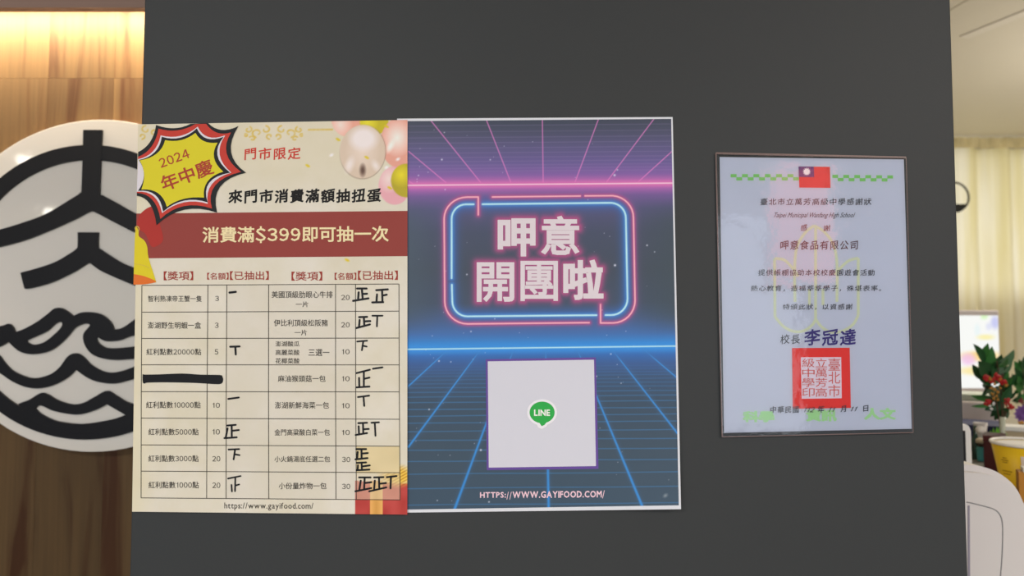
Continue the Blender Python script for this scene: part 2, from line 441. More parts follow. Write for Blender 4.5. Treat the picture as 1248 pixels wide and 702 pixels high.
# ring (clipped where it passes behind nothing: a full ring)
ro = []; ri = []
for i in range(120):
    a = 2 * math.pi * i / 120; s = 0.5 - 0.5 * math.sin(a); s = s * s * (3 - 2 * s)
    cx = 111 - 6 * s; cy = 344 + 12.5 * s
    ro.append((cx + (167 + 12 * s) * math.cos(a), cy - (167 + 12 * s) * math.sin(a))); ri.append((cx + (148.5 + 11.5 * s) * math.cos(a), cy - (148.5 + 11.5 * s) * math.sin(a)))
MB().prism(psign(ro), [psign(ri)], YS - TK * 0.94 - yo, YS - 0.0002 - yo).build('emblem_ring', M_blk, sign, bevel=0.0006, seg=1)
emblem('emblem_peak', [(103, 159, 1), (126, 159, 1), (123, 234), (126, 238), (144, 247.8), (163, 258.5), (190, 270), (216, 279, 1), (212, 301, 1), (188, 294), (163, 282.7), (140, 271), (119, 260),
       (113, 258), (107, 260), (89.7, 269), (57, 283.4), (28.5, 294), (0, 301.5), (-25, 307), (-46, 310, 1), (-48, 289, 1), (-25, 286), (0, 280.5), (28.5, 272), (57, 261.3), (89.7, 242), (99, 235.5), (101, 228)])
emblem('emblem_peak', [(96.1, 283.4, 1), (121.3, 283.4, 1), (121, 300), (124, 304), (147.4, 319), (162.3, 325.5), (180, 331), (198, 334, 1), (195, 355, 1), (178, 352), (162.3, 347), (127, 331.8), (113, 322.5),
       (108, 321.5), (90, 332.5), (62.7, 345), (36, 352), (31, 351, 1), (26.6, 332.5, 1), (47, 327), (67.4, 320), (82, 312), (94, 304), (96, 299)], tk=TK * 0.9)
emblem('emblem_wave', [(-42, 402, 1), (-20, 401), (4.7, 396.8), (11.8, 394.5), (16.5, 397), (20.4, 404.6, 1), (31.3, 400.7), (47, 392), (59.6, 382.7), (67.4, 376.4), (75.2, 375.2), (83, 378.8), (91, 385, 1),
       (100.4, 381), (111.3, 380.3), (123.9, 382.7), (133.3, 389), (138, 395), (140.3, 401.5, 1), (149, 400), (159.6, 393.7), (180, 378), (196, 372), (212, 378), (228, 392), (248, 398, 1), (246, 416, 1), (225, 415), (205, 398),
       (190, 396), (175, 406), (159.6, 410), (147, 414.8), (133, 416), (125.5, 414), (121, 411.2), (119.2, 413.5), (124, 420), (135, 424.2), (160, 422.7), (180, 420), (200, 418, 1), (200, 436, 1), (180, 436.5), (159, 437.7), (143.6, 438.7), (126.5, 436.7),
       (112.8, 431), (104.3, 419), (103.2, 407), (111, 396.7), (107, 394.5), (101, 395.4), (92.3, 400), (82, 412), (68.4, 424), (54.7, 430), (37.6, 431.5), (24, 427.4), (12, 416.5, 1), (0, 423), (-20, 428), (-40, 428, 1)],
       holes=[[(34.8, 414.8), (47, 409.3), (59.6, 403), (69, 394.5), (75.2, 392.4), (77.6, 394.5), (75.2, 400), (65.8, 409.3), (54.9, 417.2), (43.9, 420), (36.8, 418)]])
emblem('emblem_wave', [(-38, 395, 1), (-20, 418), (0, 432.6), (6.8, 441), (17, 451.4), (30.8, 458), (44.4, 460.6), (61.5, 456.5), (73.5, 448), (83.8, 434.3), (94, 430.2), (102.6, 434.3), (112.8, 444.5), (126.5, 452), (140.2, 453.8), (159, 449),
       (180, 440), (200, 436), (222, 446, 1), (214, 462, 1), (198, 455), (180, 457), (159, 463.3), (140.2, 467.4), (119.7, 465), (106, 459.2), (94, 450.3, 1), (83.8, 460), (68.4, 468.5), (51.3, 473), (34.2, 471.9), (17, 465), (0, 453.8), (-25, 440), (-44, 420, 1)], tk=TK * 0.9)
emblem('emblem_wave', [(24, 492, 1), (27.5, 490.5), (37.6, 486.6), (51.3, 478.7), (59.8, 480.4), (71.8, 487.3), (89, 492.4), (102.6, 490.7), (116, 483.8), (131.6, 476), (143.6, 482), (159, 490.7), (180, 494, 1),
       (170, 512, 1), (150, 521), (126, 526), (102, 527), (76, 524), (52, 516), (34, 506, 1)],
       holes=[[(44.4, 497.5, 1), (51.3, 494), (68.4, 501), (95.7, 505), (116, 500), (131.6, 492.4, 1), (154, 505.4, 1), (136.8, 511), (102.6, 516.3), (75.2, 514), (54.7, 506)]], tk=TK * 0.97)

# =================================================================== POSTER INKS
M_paper = mat('white_poster_paper', ink(212, 214, 220), 0.6, 0.25)
M_print = print_mat('poster_print', 0.55)
M_gloss = print_mat('glossy_poster_print', 0.45, spec=0.35)
def inkm(n, r, g, b, rough=0.6): return mat(n, ink(r, g, b), rough, 0.2)
I_black = inkm('black_ink', 26, 25, 24); I_line = inkm('thin_black_ink', 62, 58, 48); I_red = inkm('red_ink', 196, 62, 50)
I_brown = inkm('brick_red_ink', 150, 56, 46); I_banner = inkm('dark_red_ink', 142, 64, 58); I_cream = inkm('cream_ink', 236, 214, 168)
I_yel = inkm('yellow_ink', 211, 199, 44); I_starred = inkm('burst_red_ink', 190, 62, 52); I_white = inkm('lilac_white_ink', 214, 208, 214)
I_outline = inkm('burst_black_ink', 34, 36, 38); I_marker = inkm('black_marker', 17, 17, 20, 0.45); I_gold = inkm('gold_ink', 200, 172, 84)
I_text = inkm('small_text_ink', 48, 44, 38); I_orange = inkm('orange_ink', 216, 110, 44); I_bell = inkm('bell_yellow_ink', 214, 196, 40); I_star2 = inkm('dark_red_lettering', 165, 62, 48)

def sh(*a): return np.stack([np.full_like(a[3], lin(a[i]) / LW) for i in range(3)], 1)
def lerp_stops(t, stops):
    xs = [s[0] for s in stops]
    return np.stack([np.interp(t, xs, [s[1][i] for s in stops]) for i in range(3)], 1)
def vnoise(X, Y, s, seed):
    g = np.random.default_rng(seed).random((64, 64)); x = X / s; y = Y / s
    xi = np.floor(x).astype(int); yi = np.floor(y).astype(int); fx = x - xi; fy = y - yi; fx = fx * fx * (3 - 2 * fx); fy = fy * fy * (3 - 2 * fy)
    a = g[yi % 64, xi % 64]; b = g[yi % 64, (xi + 1) % 64]; c = g[(yi + 1) % 64, xi % 64]; d = g[(yi + 1) % 64, (xi + 1) % 64]
    return (a * (1 - fx) + b * fx) * (1 - fy) + (c * (1 - fx) + d * fx) * fy
def to_lin(c):
    c = np.clip(c, 0, 255) / 255.0
    return np.where(c <= 0.04045, c / 12.92, ((c + 0.055) / 1.055) ** 2.4) / LW
def blend(base, col, a):
    a = np.clip(a, 0, 1)[:, None]; return base * (1 - a) + np.array(col, float)[None, :] * a if np.ndim(col) == 1 else base * (1 - a) + col * a
def seg_dist(X, Y, a, b):
    dx, dy = b[0] - a[0], b[1] - a[1]; t = np.clip(((X - a[0]) * dx + (Y - a[1]) * dy) / (dx * dx + dy * dy + 1e-9), 0, 1)
    return np.hypot(X - a[0] - t * dx, Y - a[1] - t * dy)
def path_dist(X, Y, pts):
    d = np.full_like(X, 1e9)
    for a, b in zip(pts[:-1], pts[1:]): d = np.minimum(d, seg_dist(X, Y, a, b))
    return d

# ------------------------------------------------------------------ prize poster (left)
def lift1(x, y): return 0.0012 + 0.0010 * (y - 150) / 475
S1 = Sheet(0.0012, lift1)
def ell(X, Y, cx, cy, rx, ry, rot=0.0):
    c, s = math.cos(rot), math.sin(rot); dx, dy = X - cx, Y - cy
    return np.hypot((dx * c + dy * s) / rx, (-dx * s + dy * c) / ry)
def col1(X, Y):
    n = vnoise(X, Y, 42, 1) * 0.6 + vnoise(X, Y, 14, 2) * 0.3 + vnoise(X, Y, 3, 3) * 0.1
    c = np.array([213, 206, 189.0])[None, :] + (n[:, None] - 0.5) * np.array([12, 14, 26.0])[None, :]
    edge = np.clip((190 - X) / 26, 0, 1); c = blend(c, (216, 206, 172), edge * 0.6)
    c = blend(c, (214, 204, 176), np.clip((255 - Y) / 60, 0, 1) * 0.5)
    # flourishes
    g = np.full_like(X, 1e9)
    for cx, s in ((333.5, 1), (333.5, -1), (168, 1)):
        for (ox, oy, r, a0, a1) in ((10, 158, 6, 0, 4.6), (20, 162, 7, 2.2, 7.6), (31, 158, 5, -1, 4.2), (26, 169, 4, 1, 5.6), (5, 166, 4.5, 3, 7.8), (34, 165, 2.5, 0, 5)):
            if cx == 168 and ox > 22: continue
            pts = [(cx + s * (ox + r * (0.35 + 0.65 * k / 9) * math.cos(a0 + (a1 - a0) * k / 9)), oy + r * 0.8 * (0.35 + 0.65 * k / 9) * math.sin(a0 + (a1 - a0) * k / 9)) for k in range(10)]
            g = np.minimum(g, path_dist(X, Y, pts))
    g = np.minimum(g, seg_dist(X, Y, (376, 158.2), (405, 157.8)))
    c = blend(c, (208, 178, 78), np.clip(1.5 - g, 0, 1) * (0.55 + 0.5 * vnoise(X, Y, 2.2, 9)))
    # balloons
    def balloon(c, cx, cy, rx, ry, dark, light, hx, hy, al=1.0, rot=0.0):
        e = ell(X, Y, cx, cy, rx, ry, rot); h = np.clip(1 - ell(X, Y, hx, hy, rx * 0.75, ry * 0.75, rot), 0, 1)
        col = np.array(dark, float)[None, :] * (1 - h[:, None] ** 0.8) + np.array(light, float)[None, :] * h[:, None] ** 0.8
        return blend(c, col, np.clip((1 - e) * min(rx, ry), 0, 1) * al)
    c = balloon(c, 423, 143, 20, 24, (224, 160, 140), (240, 214, 204), 415, 152)
    c = balloon(c, 456, 148, 18, 17, (190, 176, 30), (226, 214, 50), 448, 150)
    c = balloon(c, 489, 174, 26, 32, (222, 158, 140), (248, 232, 224), 484, 168)
    c = blend(c, (246, 236, 228), np.clip(1 - ell(X, Y, 476, 178, 5, 12, 0.5), 0, 1) * 1.2)
    c = balloon(c, 481, 226, 20, 24, (226, 150, 168), (240, 214, 214), 474, 218, 0.75)
    c = balloon(c, 495, 220, 19, 21, (176, 160, 40), (224, 210, 40), 489, 213)
    c = balloon(c, 441.9, 184.8, 28.2, 33.2, (210, 190, 170), (226, 208, 194), 442, 184, 1.0, 0.05)
    c = blend(c, (232, 222, 220), np.clip(1.25 - ell(X, Y, 443, 169, 17, 14), 0, 1) * 1.6)
    c = blend(c, (230, 218, 212), np.clip(1 - ell(X, Y, 426, 201, 7, 14, 0.35), 0, 1) * 1.3)
    c = blend(c, (230, 218, 212), np.clip(1 - ell(X, Y, 458, 202, 6, 10, -0.5), 0, 1) * 1.2)
    c = blend(c, (96, 72, 62), np.clip(1 - ell(X, Y, 442, 207.5, 5, 10), 0, 1) * 1.3)
    rimd = np.abs(ell(X, Y, 441.9, 184.8, 28.2, 33.2, 0.05) - 1) * 30
    c = blend(c, (150, 126, 108), np.clip(1 - rimd, 0, 1) * np.clip((X - 425) / 60 + (Y - 185) / 60 + 0.35, 0, 0.7))
    for (cx, cy) in ((412, 170), (447, 192), (471, 154), (475, 229), (375, 202), (423, 317)):
        c = blend(c, (214, 190, 40), np.clip(1.2 - ell(X, Y, cx, cy, 3.4, 1.7, 0.5), 0, 1) * 1.5)
    for (cx, cy) in ((404, 189), (485, 194), (471, 204)):
        c = blend(c, (236, 230, 232), np.clip(1.2 - ell(X, Y, cx, cy, 3.4, 2.2, -0.5), 0, 1))
    # gift at the lower right
    box = (X > 432.5) & (Y > 586 + 0.05 * (X - 433))
    c = np.where(box[:, None], np.array([178, 62, 56.0])[None, :] + (vnoise(X, Y, 12, 5)[:, None] - 0.5) * 24, c)
    ribbon = (X > 451) & (X < 466) & (Y > 586); c = np.where(ribbon[:, None], np.array([206, 150, 74.0])[None, :] + 22 * np.abs((X[:, None] - 458.5) / 7.5), c)
    bow = np.clip(1.3 - ell(X, Y, 484, 580, 20, 12), 0, 1) * ((Y < 600) & (X > 452))
    c = blend(c, np.array([214, 168, 60.0])[None, :] + (np.sin((X + Y * 1.8) * 0.9)[:, None]) * np.array([26, 34, 24.0])[None, :], bow * 1.4)
    cell = (X > 434) & (X < 487.3) & (Y > 576.5) & (Y < 609)
    c = np.where(cell[:, None], c * 0.45 + np.array([214, 200, 172.0])[None, :] * 0.55, c)
    cell2 = (X > 434) & (X < 487) & (Y > 544) & (Y <= 576.5)
    c = np.where(cell2[:, None], np.array([214, 196, 152.0])[None, :] + (vnoise(X, Y, 18, 6)[:, None] - 0.5) * 10, c)
    cells = (X > 276) & (X < 434) & (Y > 348) & (Y < 608); c = np.where(cells[:, None], c * 0.6 + np.array([203, 196, 182.0])[None, :] * 0.4, c)
    return to_lin(c)
q1 = [(168.2, 151.6), (496.6, 146.2), (496.4, 627.2), (161.0, 623.6)]
p1 = empty('prize_poster', P(330, 624, -0.0025), 'cream paper poster with red banner, starburst and handwritten tally table', 'poster')
def local(o, root):
    o.data.transform(__import__('mathutils').Matrix.Translation(-root.location)); o.parent = root; return o
def sub(o, root, lift=None): return local(o, root)
paper1 = S1.raster('paper_sheet', M_print, q1, 330, 476, col1, 0, None); local(paper1, p1)
T1 = []
def A1(o): local(o, p1); return o
# backing gives the sheet its thickness
def z1(u, v, oy=140): return (150 + u / 5.85, oy + v / 5.85)
def zl(pts, oy=140): return [z1(p[0], p[1], oy) + tuple(p[2:]) for p in pts]
def zq(start, segs): return quads_path(z1(*start), [((z1(*c) if c else None), z1(*e)) for c, e in segs])
A1(S1.quad('banner', [(166.4, 260.2), (496.6, 257.0), (496.5, 312.2), (165.4, 314.9)], I_banner, 1, None))
A1(S1.poly('ribbon_print', smooth_path(zl([(120, 710), (215, 655), (262, 780), (285, 890), (240, 935), (200, 935), (160, 850), (104, 800)])), inkm('ribbon_red_ink', 168, 52, 46), 2, None))
A1(S1.poly('bell', smooth_path(zl([(87, 825), (112, 832, 1), (113, 865), (150, 895), (172, 940), (182, 1020), (232, 1180), (222, 1195), (150, 1207), (74, 1210, 1)])), I_bell, 3, None))
A1(S1.poly('bell_mouth', smooth_path(zl([(77, 1135, 1), (150, 1150), (228, 1182), (222, 1196), (150, 1208), (74, 1211, 1)])), I_orange, 4, None))
A1(S1.strokes('bell_line', [smooth_path(zl([(80, 1062), (140, 1072), (190, 1092)]), 4, False)], 0.5, I_gold, 5, None))
A1(S1.strokes('bell_loop', [smooth_path(zl([(92, 830), (86, 805), (100, 795), (114, 808), (108, 832)]), 4, False)], 1.1, I_gold, 5, None))
A1(S1.poly('burst_outline', zq((107, 265), [((215, 215), (235, 72)), ((370, 122), (480, 64)), (None, (605, 58)), ((690, 145), (822, 80)), ((690, 285), (877, 412)), ((610, 470), (670, 697)), ((420, 610), (238, 787)), ((215, 590), (98, 577))]), I_outline, 6, None))
A1(S1.poly('burst_red', zq((106, 300), [((225, 255), (253, 98)), ((385, 140), (515, 66)), (None, (592, 64)), ((660, 160), (770, 125)), ((672, 285), (840, 406)), ((575, 470), (634, 668)), ((420, 595), (266, 742)), ((235, 560), (98, 556))]), I_starred, 7, None))
A1(S1.poly('burst_white', zq((106, 316), [((238, 290), (268, 146)), ((415, 185), (532, 84)), ((585, 200), (728, 146)), ((628, 290), (772, 412)), ((575, 468), (604, 634)), ((430, 580), (278, 700)), ((245, 535), (98, 548))]), I_white, 8, None))
A1(S1.poly('burst_inner_outline', zq((112, 322), [((258, 292), (276, 156)), ((415, 200), (526, 96)), ((575, 212), (718, 156)), ((604, 290), (764, 412)), ((545, 450), (603, 624)), ((430, 565), (285, 690)), ((262, 525), (106, 542)), ((188, 430), (112, 322))]), I_outline, 9, None))
A1(S1.poly('burst_yellow', zq((118, 325), [((270, 300), (300, 180)), ((420, 205), (516, 128)), ((560, 212), (674, 198)), ((604, 310), (714, 405)), ((560, 450), (577, 590)), ((420, 575), (312, 656)), ((275, 520), (130, 532)), ((175, 420), (118, 325))]), I_yel, 10, None))
A1(S1.text('burst_year', [('2024', 212.3 - 19.0, 193 - 5.8, 212.3 + 19.0, 193 + 5.8, dict(rot=20, bold=0.014))], I_star2, 11, None))
A1(S1.text('burst_lettering', [('年中慶', 227.8 - 33.2, 213.4 - 9.8, 227.8 + 33.2, 213.4 + 9.8, dict(rot=20.5, bold=0.018))], I_star2, 11, None))
K = dict(kai=True, bold=0.022, slope=-0.006)
A1(S1.text('red_lettering', [('門市限定', 297.8, 179.6, 366.2, 195, dict(kai=True, bold=0.016, slope=-0.01))], I_red, 2, None))
A1(S1.text('headline', [('來門市消費滿額抽扭蛋', 277.9, 229.6, 464.4, 247.6, dict(kai=True, bold=0.030, slope=-0.008))], I_black, 2, None))
A1(S1.text('banner_lettering', [('消費滿$399即可抽一次', 246.6, 275.4, 473.8, 296.0, dict(bold=0.020, slope=-0.006))], I_cream, 4, None))
hd = dict(bold=0.010, slope=-0.004)
A1(S1.text('column_heading', [('【獎項】', 199.5, 330.6, 235.5, 341.6, hd)], I_brown, 2, None))
A1(S1.text('column_heading', [('【名額】', 252.4, 332.4, 278.6, 340.8, hd)], I_brown, 2, None))
A1(S1.text('column_heading', [('【已抽出】', 280.2, 330.4, 327.6, 341.2, hd)], I_brown, 2, None))
A1(S1.text('column_heading', [('【獎項】', 355.2, 331, 392.8, 342.0, hd)], I_brown, 2, None))
A1(S1.text('column_heading', [('【名額】', 407.8, 332.4, 434.3, 341, hd)], I_brown, 2, None))
A1(S1.text('column_heading', [('【已抽出】', 436.2, 329.8, 484.9, 341.2, hd)], I_brown, 2, None))
vx = [(172.9, 348.0, 171.9, 606.8), (253.4, 347.8, 251.8, 607.6), (276.4, 347.8, 275.5, 607.9), (327.4, 347.4, 327.6, 608.3), (408.9, 346.8, 409.5, 608.7), (433.3, 346.5, 434.3, 609), (486.2, 346.1, 487.6, 609.2)]
hy = [(347.8, 346.1), (380.5, 379.2), (412.5, 412.0), (444.6, 444.7), (477.3, 477.6), (509.6, 511.0), (542.2, 543.9), (574.2, 576.1), (606.8, 609.2)]
for a in vx: A1(S1.strokes('table_line', [[(a[0], a[1]), (a[0] - 0.25 + (a[2] - a[0]) * 0.5, (a[1] + a[3]) / 2), (a[2], a[3])]], 0.85, I_line, 2, None, caps=False))
for i, (a, b) in enumerate(hy):
    x0 = 172.9 - i * 0.13; x1 = 486.2 + i * 0.17
    A1(S1.strokes('table_line', [[(x0, a), (x1, b)]], 0.85, I_line, 2, None, caps=False))
rows = [('智利熟凍帝王蟹一隻', 180.3, 360.2, 245.9, 367.8), ('澎湖野生明蝦一盒', 180, 392.4, 245, 400.6), ('紅利點數20000點', 178.4, 424.8, 245.2, 432.8), ('紅利點數10000點', 178, 489.4, 244.5, 497.6), ('紅利點數5000點', 180.8, 522.3, 242, 530.5),
        ('紅利點數3000點', 180.8, 554.8, 242, 562.9), ('紅利點數1000點', 181, 586.9, 242.3, 595.2), ('美國頂級肋眼心牛排', 331, 354.8, 405.5, 363.2), ('一片', 360.5, 367.4, 375.6, 374.4), ('伊比利頂級松阪豬', 333.7, 389.4, 399.5, 397.6), ('一片', 359, 401.8, 374, 408.8),
        ('澎湖酸瓜', 335.8, 415.9, 365, 422.3), ('高麗菜酸', 335.8, 426.2, 365, 432.9), ('花椰菜酸', 335.8, 436.5, 365, 443.2), ('三選一', 376, 425.4, 401.5, 433.9), ('麻油猴頭菇一包', 338.8, 457.4, 396.8, 465.5), ('澎湖新鮮海菜一包', 335, 489.8, 401, 498),
        ('金門高粱酸白菜一包', 334.5, 523, 402, 530.8), ('小火鍋湯底任選二包', 334.5, 555.8, 402.3, 563.3), ('小份量炸物一包', 339.7, 588.2, 398, 596.2)]
for r in rows: A1(S1.text('prize_name', [(*r, dict(bold=0.006))], I_text, 2, None))
nums = [('3', 262.2, 360.6, 266.8, 366.8), ('3', 261.8, 393.2, 266.4, 399.6), ('5', 261.6, 425.6, 266.0, 432), ('10', 259.2, 490.8, 268, 497), ('10', 259.2, 523, 268, 529.6), ('20', 258.8, 555.8, 268.5, 562.4), ('20', 258.8, 588, 268.5, 594.8),
        ('20', 415.8, 359.4, 426.2, 365.6), ('20', 415.8, 392.7, 426.2, 399), ('10', 416.9, 425.6, 426.2, 431.8), ('10', 416.9, 458.4, 426.2, 464.7), ('10', 416.9, 491.3, 426.2, 497.6), ('10', 416.9, 523.9, 426.4, 530.2), ('30', 416.9, 556.8, 426.9, 563.2), ('30', 416.9, 589.6, 426.9, 596)]
for r in nums: A1(S1.text('prize_count', [(*r, dict(bold=0.004))], I_text, 2, None))
A1(S1.text('web_address', [('https://www.gayifood.com/', 273.4, 612.6, 381.9, 622.2, dict(bold=0.006, slope=0.004))], I_text, 2, None))
# marker bar and tallies
bar = [(173.8, 456), (176, 456.5), (195, 456.2), (222, 455.2), (245, 456.6), (268, 457.0), (271, 459), (272, 463), (270, 467.5), (262, 468.2), (240, 466.8), (205, 466), (180, 466.3), (177, 467.4), (174, 466)]
A1(S1.poly('marker_bar', smooth_path(bar, 3), I_marker, 3, None))
def tally(ox, oy, segs, wd=2.0):
    A1(S1.strokes('tally_mark', [[(ox + a / 5.85, oy + b / 5.85), (ox + c / 5.85, oy + d / 5.85)] for a, b, c, d in segs], wd, I_marker, 3, None))
tally(150, 340, [(759, 97, 803, 92)], 2.7); tally(150, 340, [(764, 483, 830, 481), (800, 485, 803, 538)], 2.5)
tally(150, 440, [(750, 270, 825, 260)], 2.3); tally(150, 440, [(742, 460, 803, 455), (745, 480, 732, 545), (774, 463, 775, 540), (778, 497, 825, 492), (722, 550, 810, 544)], 2.3)
tally(150, 520, [(752, 163, 828, 160), (798, 165, 788, 233), (797, 197, 830, 203)], 2.1); tally(150, 520, [(748, 370, 838, 352), (800, 366, 798, 460), (800, 420, 828, 412), (773, 415, 776, 462)], 2.0)
tally(320, 340, [(674, 68, 742, 68), (708, 70, 714, 145), (714, 107, 744, 105), (685, 95, 681, 150), (645, 156, 755, 138)], 2.5)
tally(320, 340, [(810, 80, 893, 74), (852, 82, 855, 160), (855, 118, 885, 112), (816, 110, 812, 160), (782, 167, 860, 165)], 2.5)
tally(320, 340, [(688, 272, 745, 270), (722, 275, 725, 328), (725, 302, 768, 300), (692, 292, 688, 340), (668, 350, 765, 324)], 2.5)
tally(320, 340, [(783, 262, 855, 262), (818, 264, 815, 338)], 2.1)
tally(320, 340, [(675, 446, 745, 440), (718, 445, 708, 508), (712, 475, 742, 482)], 2.1)
tally(320, 440, [(670, 86, 765, 62), (722, 80, 722, 182), (724, 127, 762, 118), (688, 120, 690, 185), (668, 188, 762, 182)], 2.3); tally(320, 440, [(787, 55, 855, 45)], 2.2)
tally(320, 440, [(680, 257, 760, 247), (720, 255, 725, 320)], 2.2)
tally(320, 440, [(682, 443, 745, 440), (716, 445, 718, 515), (716, 487, 757, 484), (685, 465, 688, 525), (664, 527, 745, 514)], 2.3); tally(320, 440, [(776, 440, 830, 437), (800, 442, 805, 533)], 2.2)
tally(320, 520, [(668, 160, 738, 160), (705, 163, 706, 228), (706, 192, 750, 188), (678, 180, 674, 230), (662, 233, 748, 224)], 2.4)
tally(320, 520, [(672, 258, 738, 255), (706, 258, 708, 308), (708, 284, 764, 276), (680, 275, 678, 308), (670, 311, 762, 306)], 2.3)
tally(320, 520, [(688, 362, 770, 362), (728, 365, 724, 442), (728, 402, 775, 396), (700, 385, 690, 450), (662, 461, 775, 438)], 2.3)
tally(320, 520, [(795, 362, 862, 360), (830, 365, 832, 435), (832, 407, 880, 402), (800, 385, 795, 450), (760, 461, 882, 433)], 2.3)
tally(320, 520, [(885, 360, 955, 352), (915, 360, 912, 440)], 2.3)

# ------------------------------------------------------------------ neon poster (middle)
def lift2(x, y):
    b = np.clip((y - 420) / 200, 0, 1) * np.clip((x - 620) / 209, 0, 1); r = np.clip((x - 800) / 28, 0, 1)
    return 0.0002 + 0.010 * b ** 2 + 0.0015 * r * np.clip((y - 150) / 200, 0, 1)
S2 = Sheet(0.0004, lift2)
p2 = empty('neon_poster', P(660, 624, -0.0015), 'dark violet and blue neon grid poster with white margin', 'poster')
q2 = [(484.0, 144.6), (819.8, 142.6), (830.0, 620.6), (489.0, 624.8)]
def A2(o): return local(o, p2)
A2(S2.raster('paper_sheet', M_paper, q2, 40, 50, None, 0, None))
pinkA = [(582.9, 261.8), (582.9, 240.2), (569.5, 240.2)]
def arc(cx, cy, rx, ry, a0, a1, n=8): return [(cx + rx * math.cos(math.radians(a0 + (a1 - a0) * k / n)), cy - ry * math.sin(math.radians(a0 + (a1 - a0) * k / n))) for k in range(n + 1)]
pinkA += arc(569.5, 266.5, 28.2, 26.3, 90, 180) + arc(570, 367, 28, 27.8, 180, 270) + [(718, 393.2)]
pinkB = [(600.1, 240.1), (707.2, 238.9)]
pinkC = [(713, 238.7), (745.5, 238.5)] + arc(745, 265, 27, 26.5, 85, 0) + arc(747, 366, 27, 27.6, 0, -90) + [(731.9, 393.6), (731.9, 371)]
blueA = [(588, 248.9), (744, 247.2)] + arc(744, 266, 18.8, 18.8, 85, 0) + arc(745, 364, 19.8, 20, 0, -90) + [(738, 384)]
blueB = [(727, 384.1), (569.5, 385.6)] + arc(569.5, 367, 18.3, 18.6, 270, 180) + [(550.7, 347)]
blueC = [(550.4, 339), (550.4, 268)] + arc(568, 267, 17.6, 18, 180, 90) + [(577.3, 249)]
vp = [((524.4, 146), (585.5, 222)), ((592.5, 145.5), (622.5, 222)), ((661, 145), (662, 222)), ((729.5, 145), (701, 221.5)), ((797, 145), (739.5, 221.5)), ((498, 184.5), (543.5, 222.5)), ((819.5, 184), (778, 221.5)), ((498, 220.5), (504, 224.5))]
vb = [((545, 427), (498, 470.5)), ((585, 427), (498, 544.5)), ((625.5, 427), (554, 620.6)), ((665, 427), (668.7, 620)), ((704, 427), (782.6, 616.5)), ((746, 426), (825.6, 528)), ((784.5, 426), (824, 459.5))]
letters = [('呷', 606.5, 266, 652.8, 312.6), ('意', 659.4, 262.8, 706.2, 311), ('開', 581, 319.6, 627, 368), ('團', 634.3, 317.9, 680, 367), ('啦', 686.4, 316.2, 735.6, 365.7)]
stars = [(rng.uniform(499, 822), rng.uniform(150, 612), rng.uniform(0.25, 0.7)) for _ in range(70)] + [(538.5, 194.5, 1.5), (597.5, 194.7, 1.1), (749, 213.5, 1.9), (752.5, 207, 1.2), (749.5, 323.3, 2.1), (788.6, 299, 1.4), (797.8, 307, 1), (541.5, 161.5, 0.9), (510, 213.8, 1.1), (542.5, 231, 1.1), (535, 440, 1.4), (549.5, 441, 1), (523, 499, 1.3), (586, 548.5, 1.7), (744.5, 431.5, 1.2), (727, 458.7, 1.2), (596, 611.7, 1.3), (533, 610, 1), (757, 467, 0.9), (574, 404, 1.2), (603, 388.5, 0.9), (569, 334.5, 1.3)]
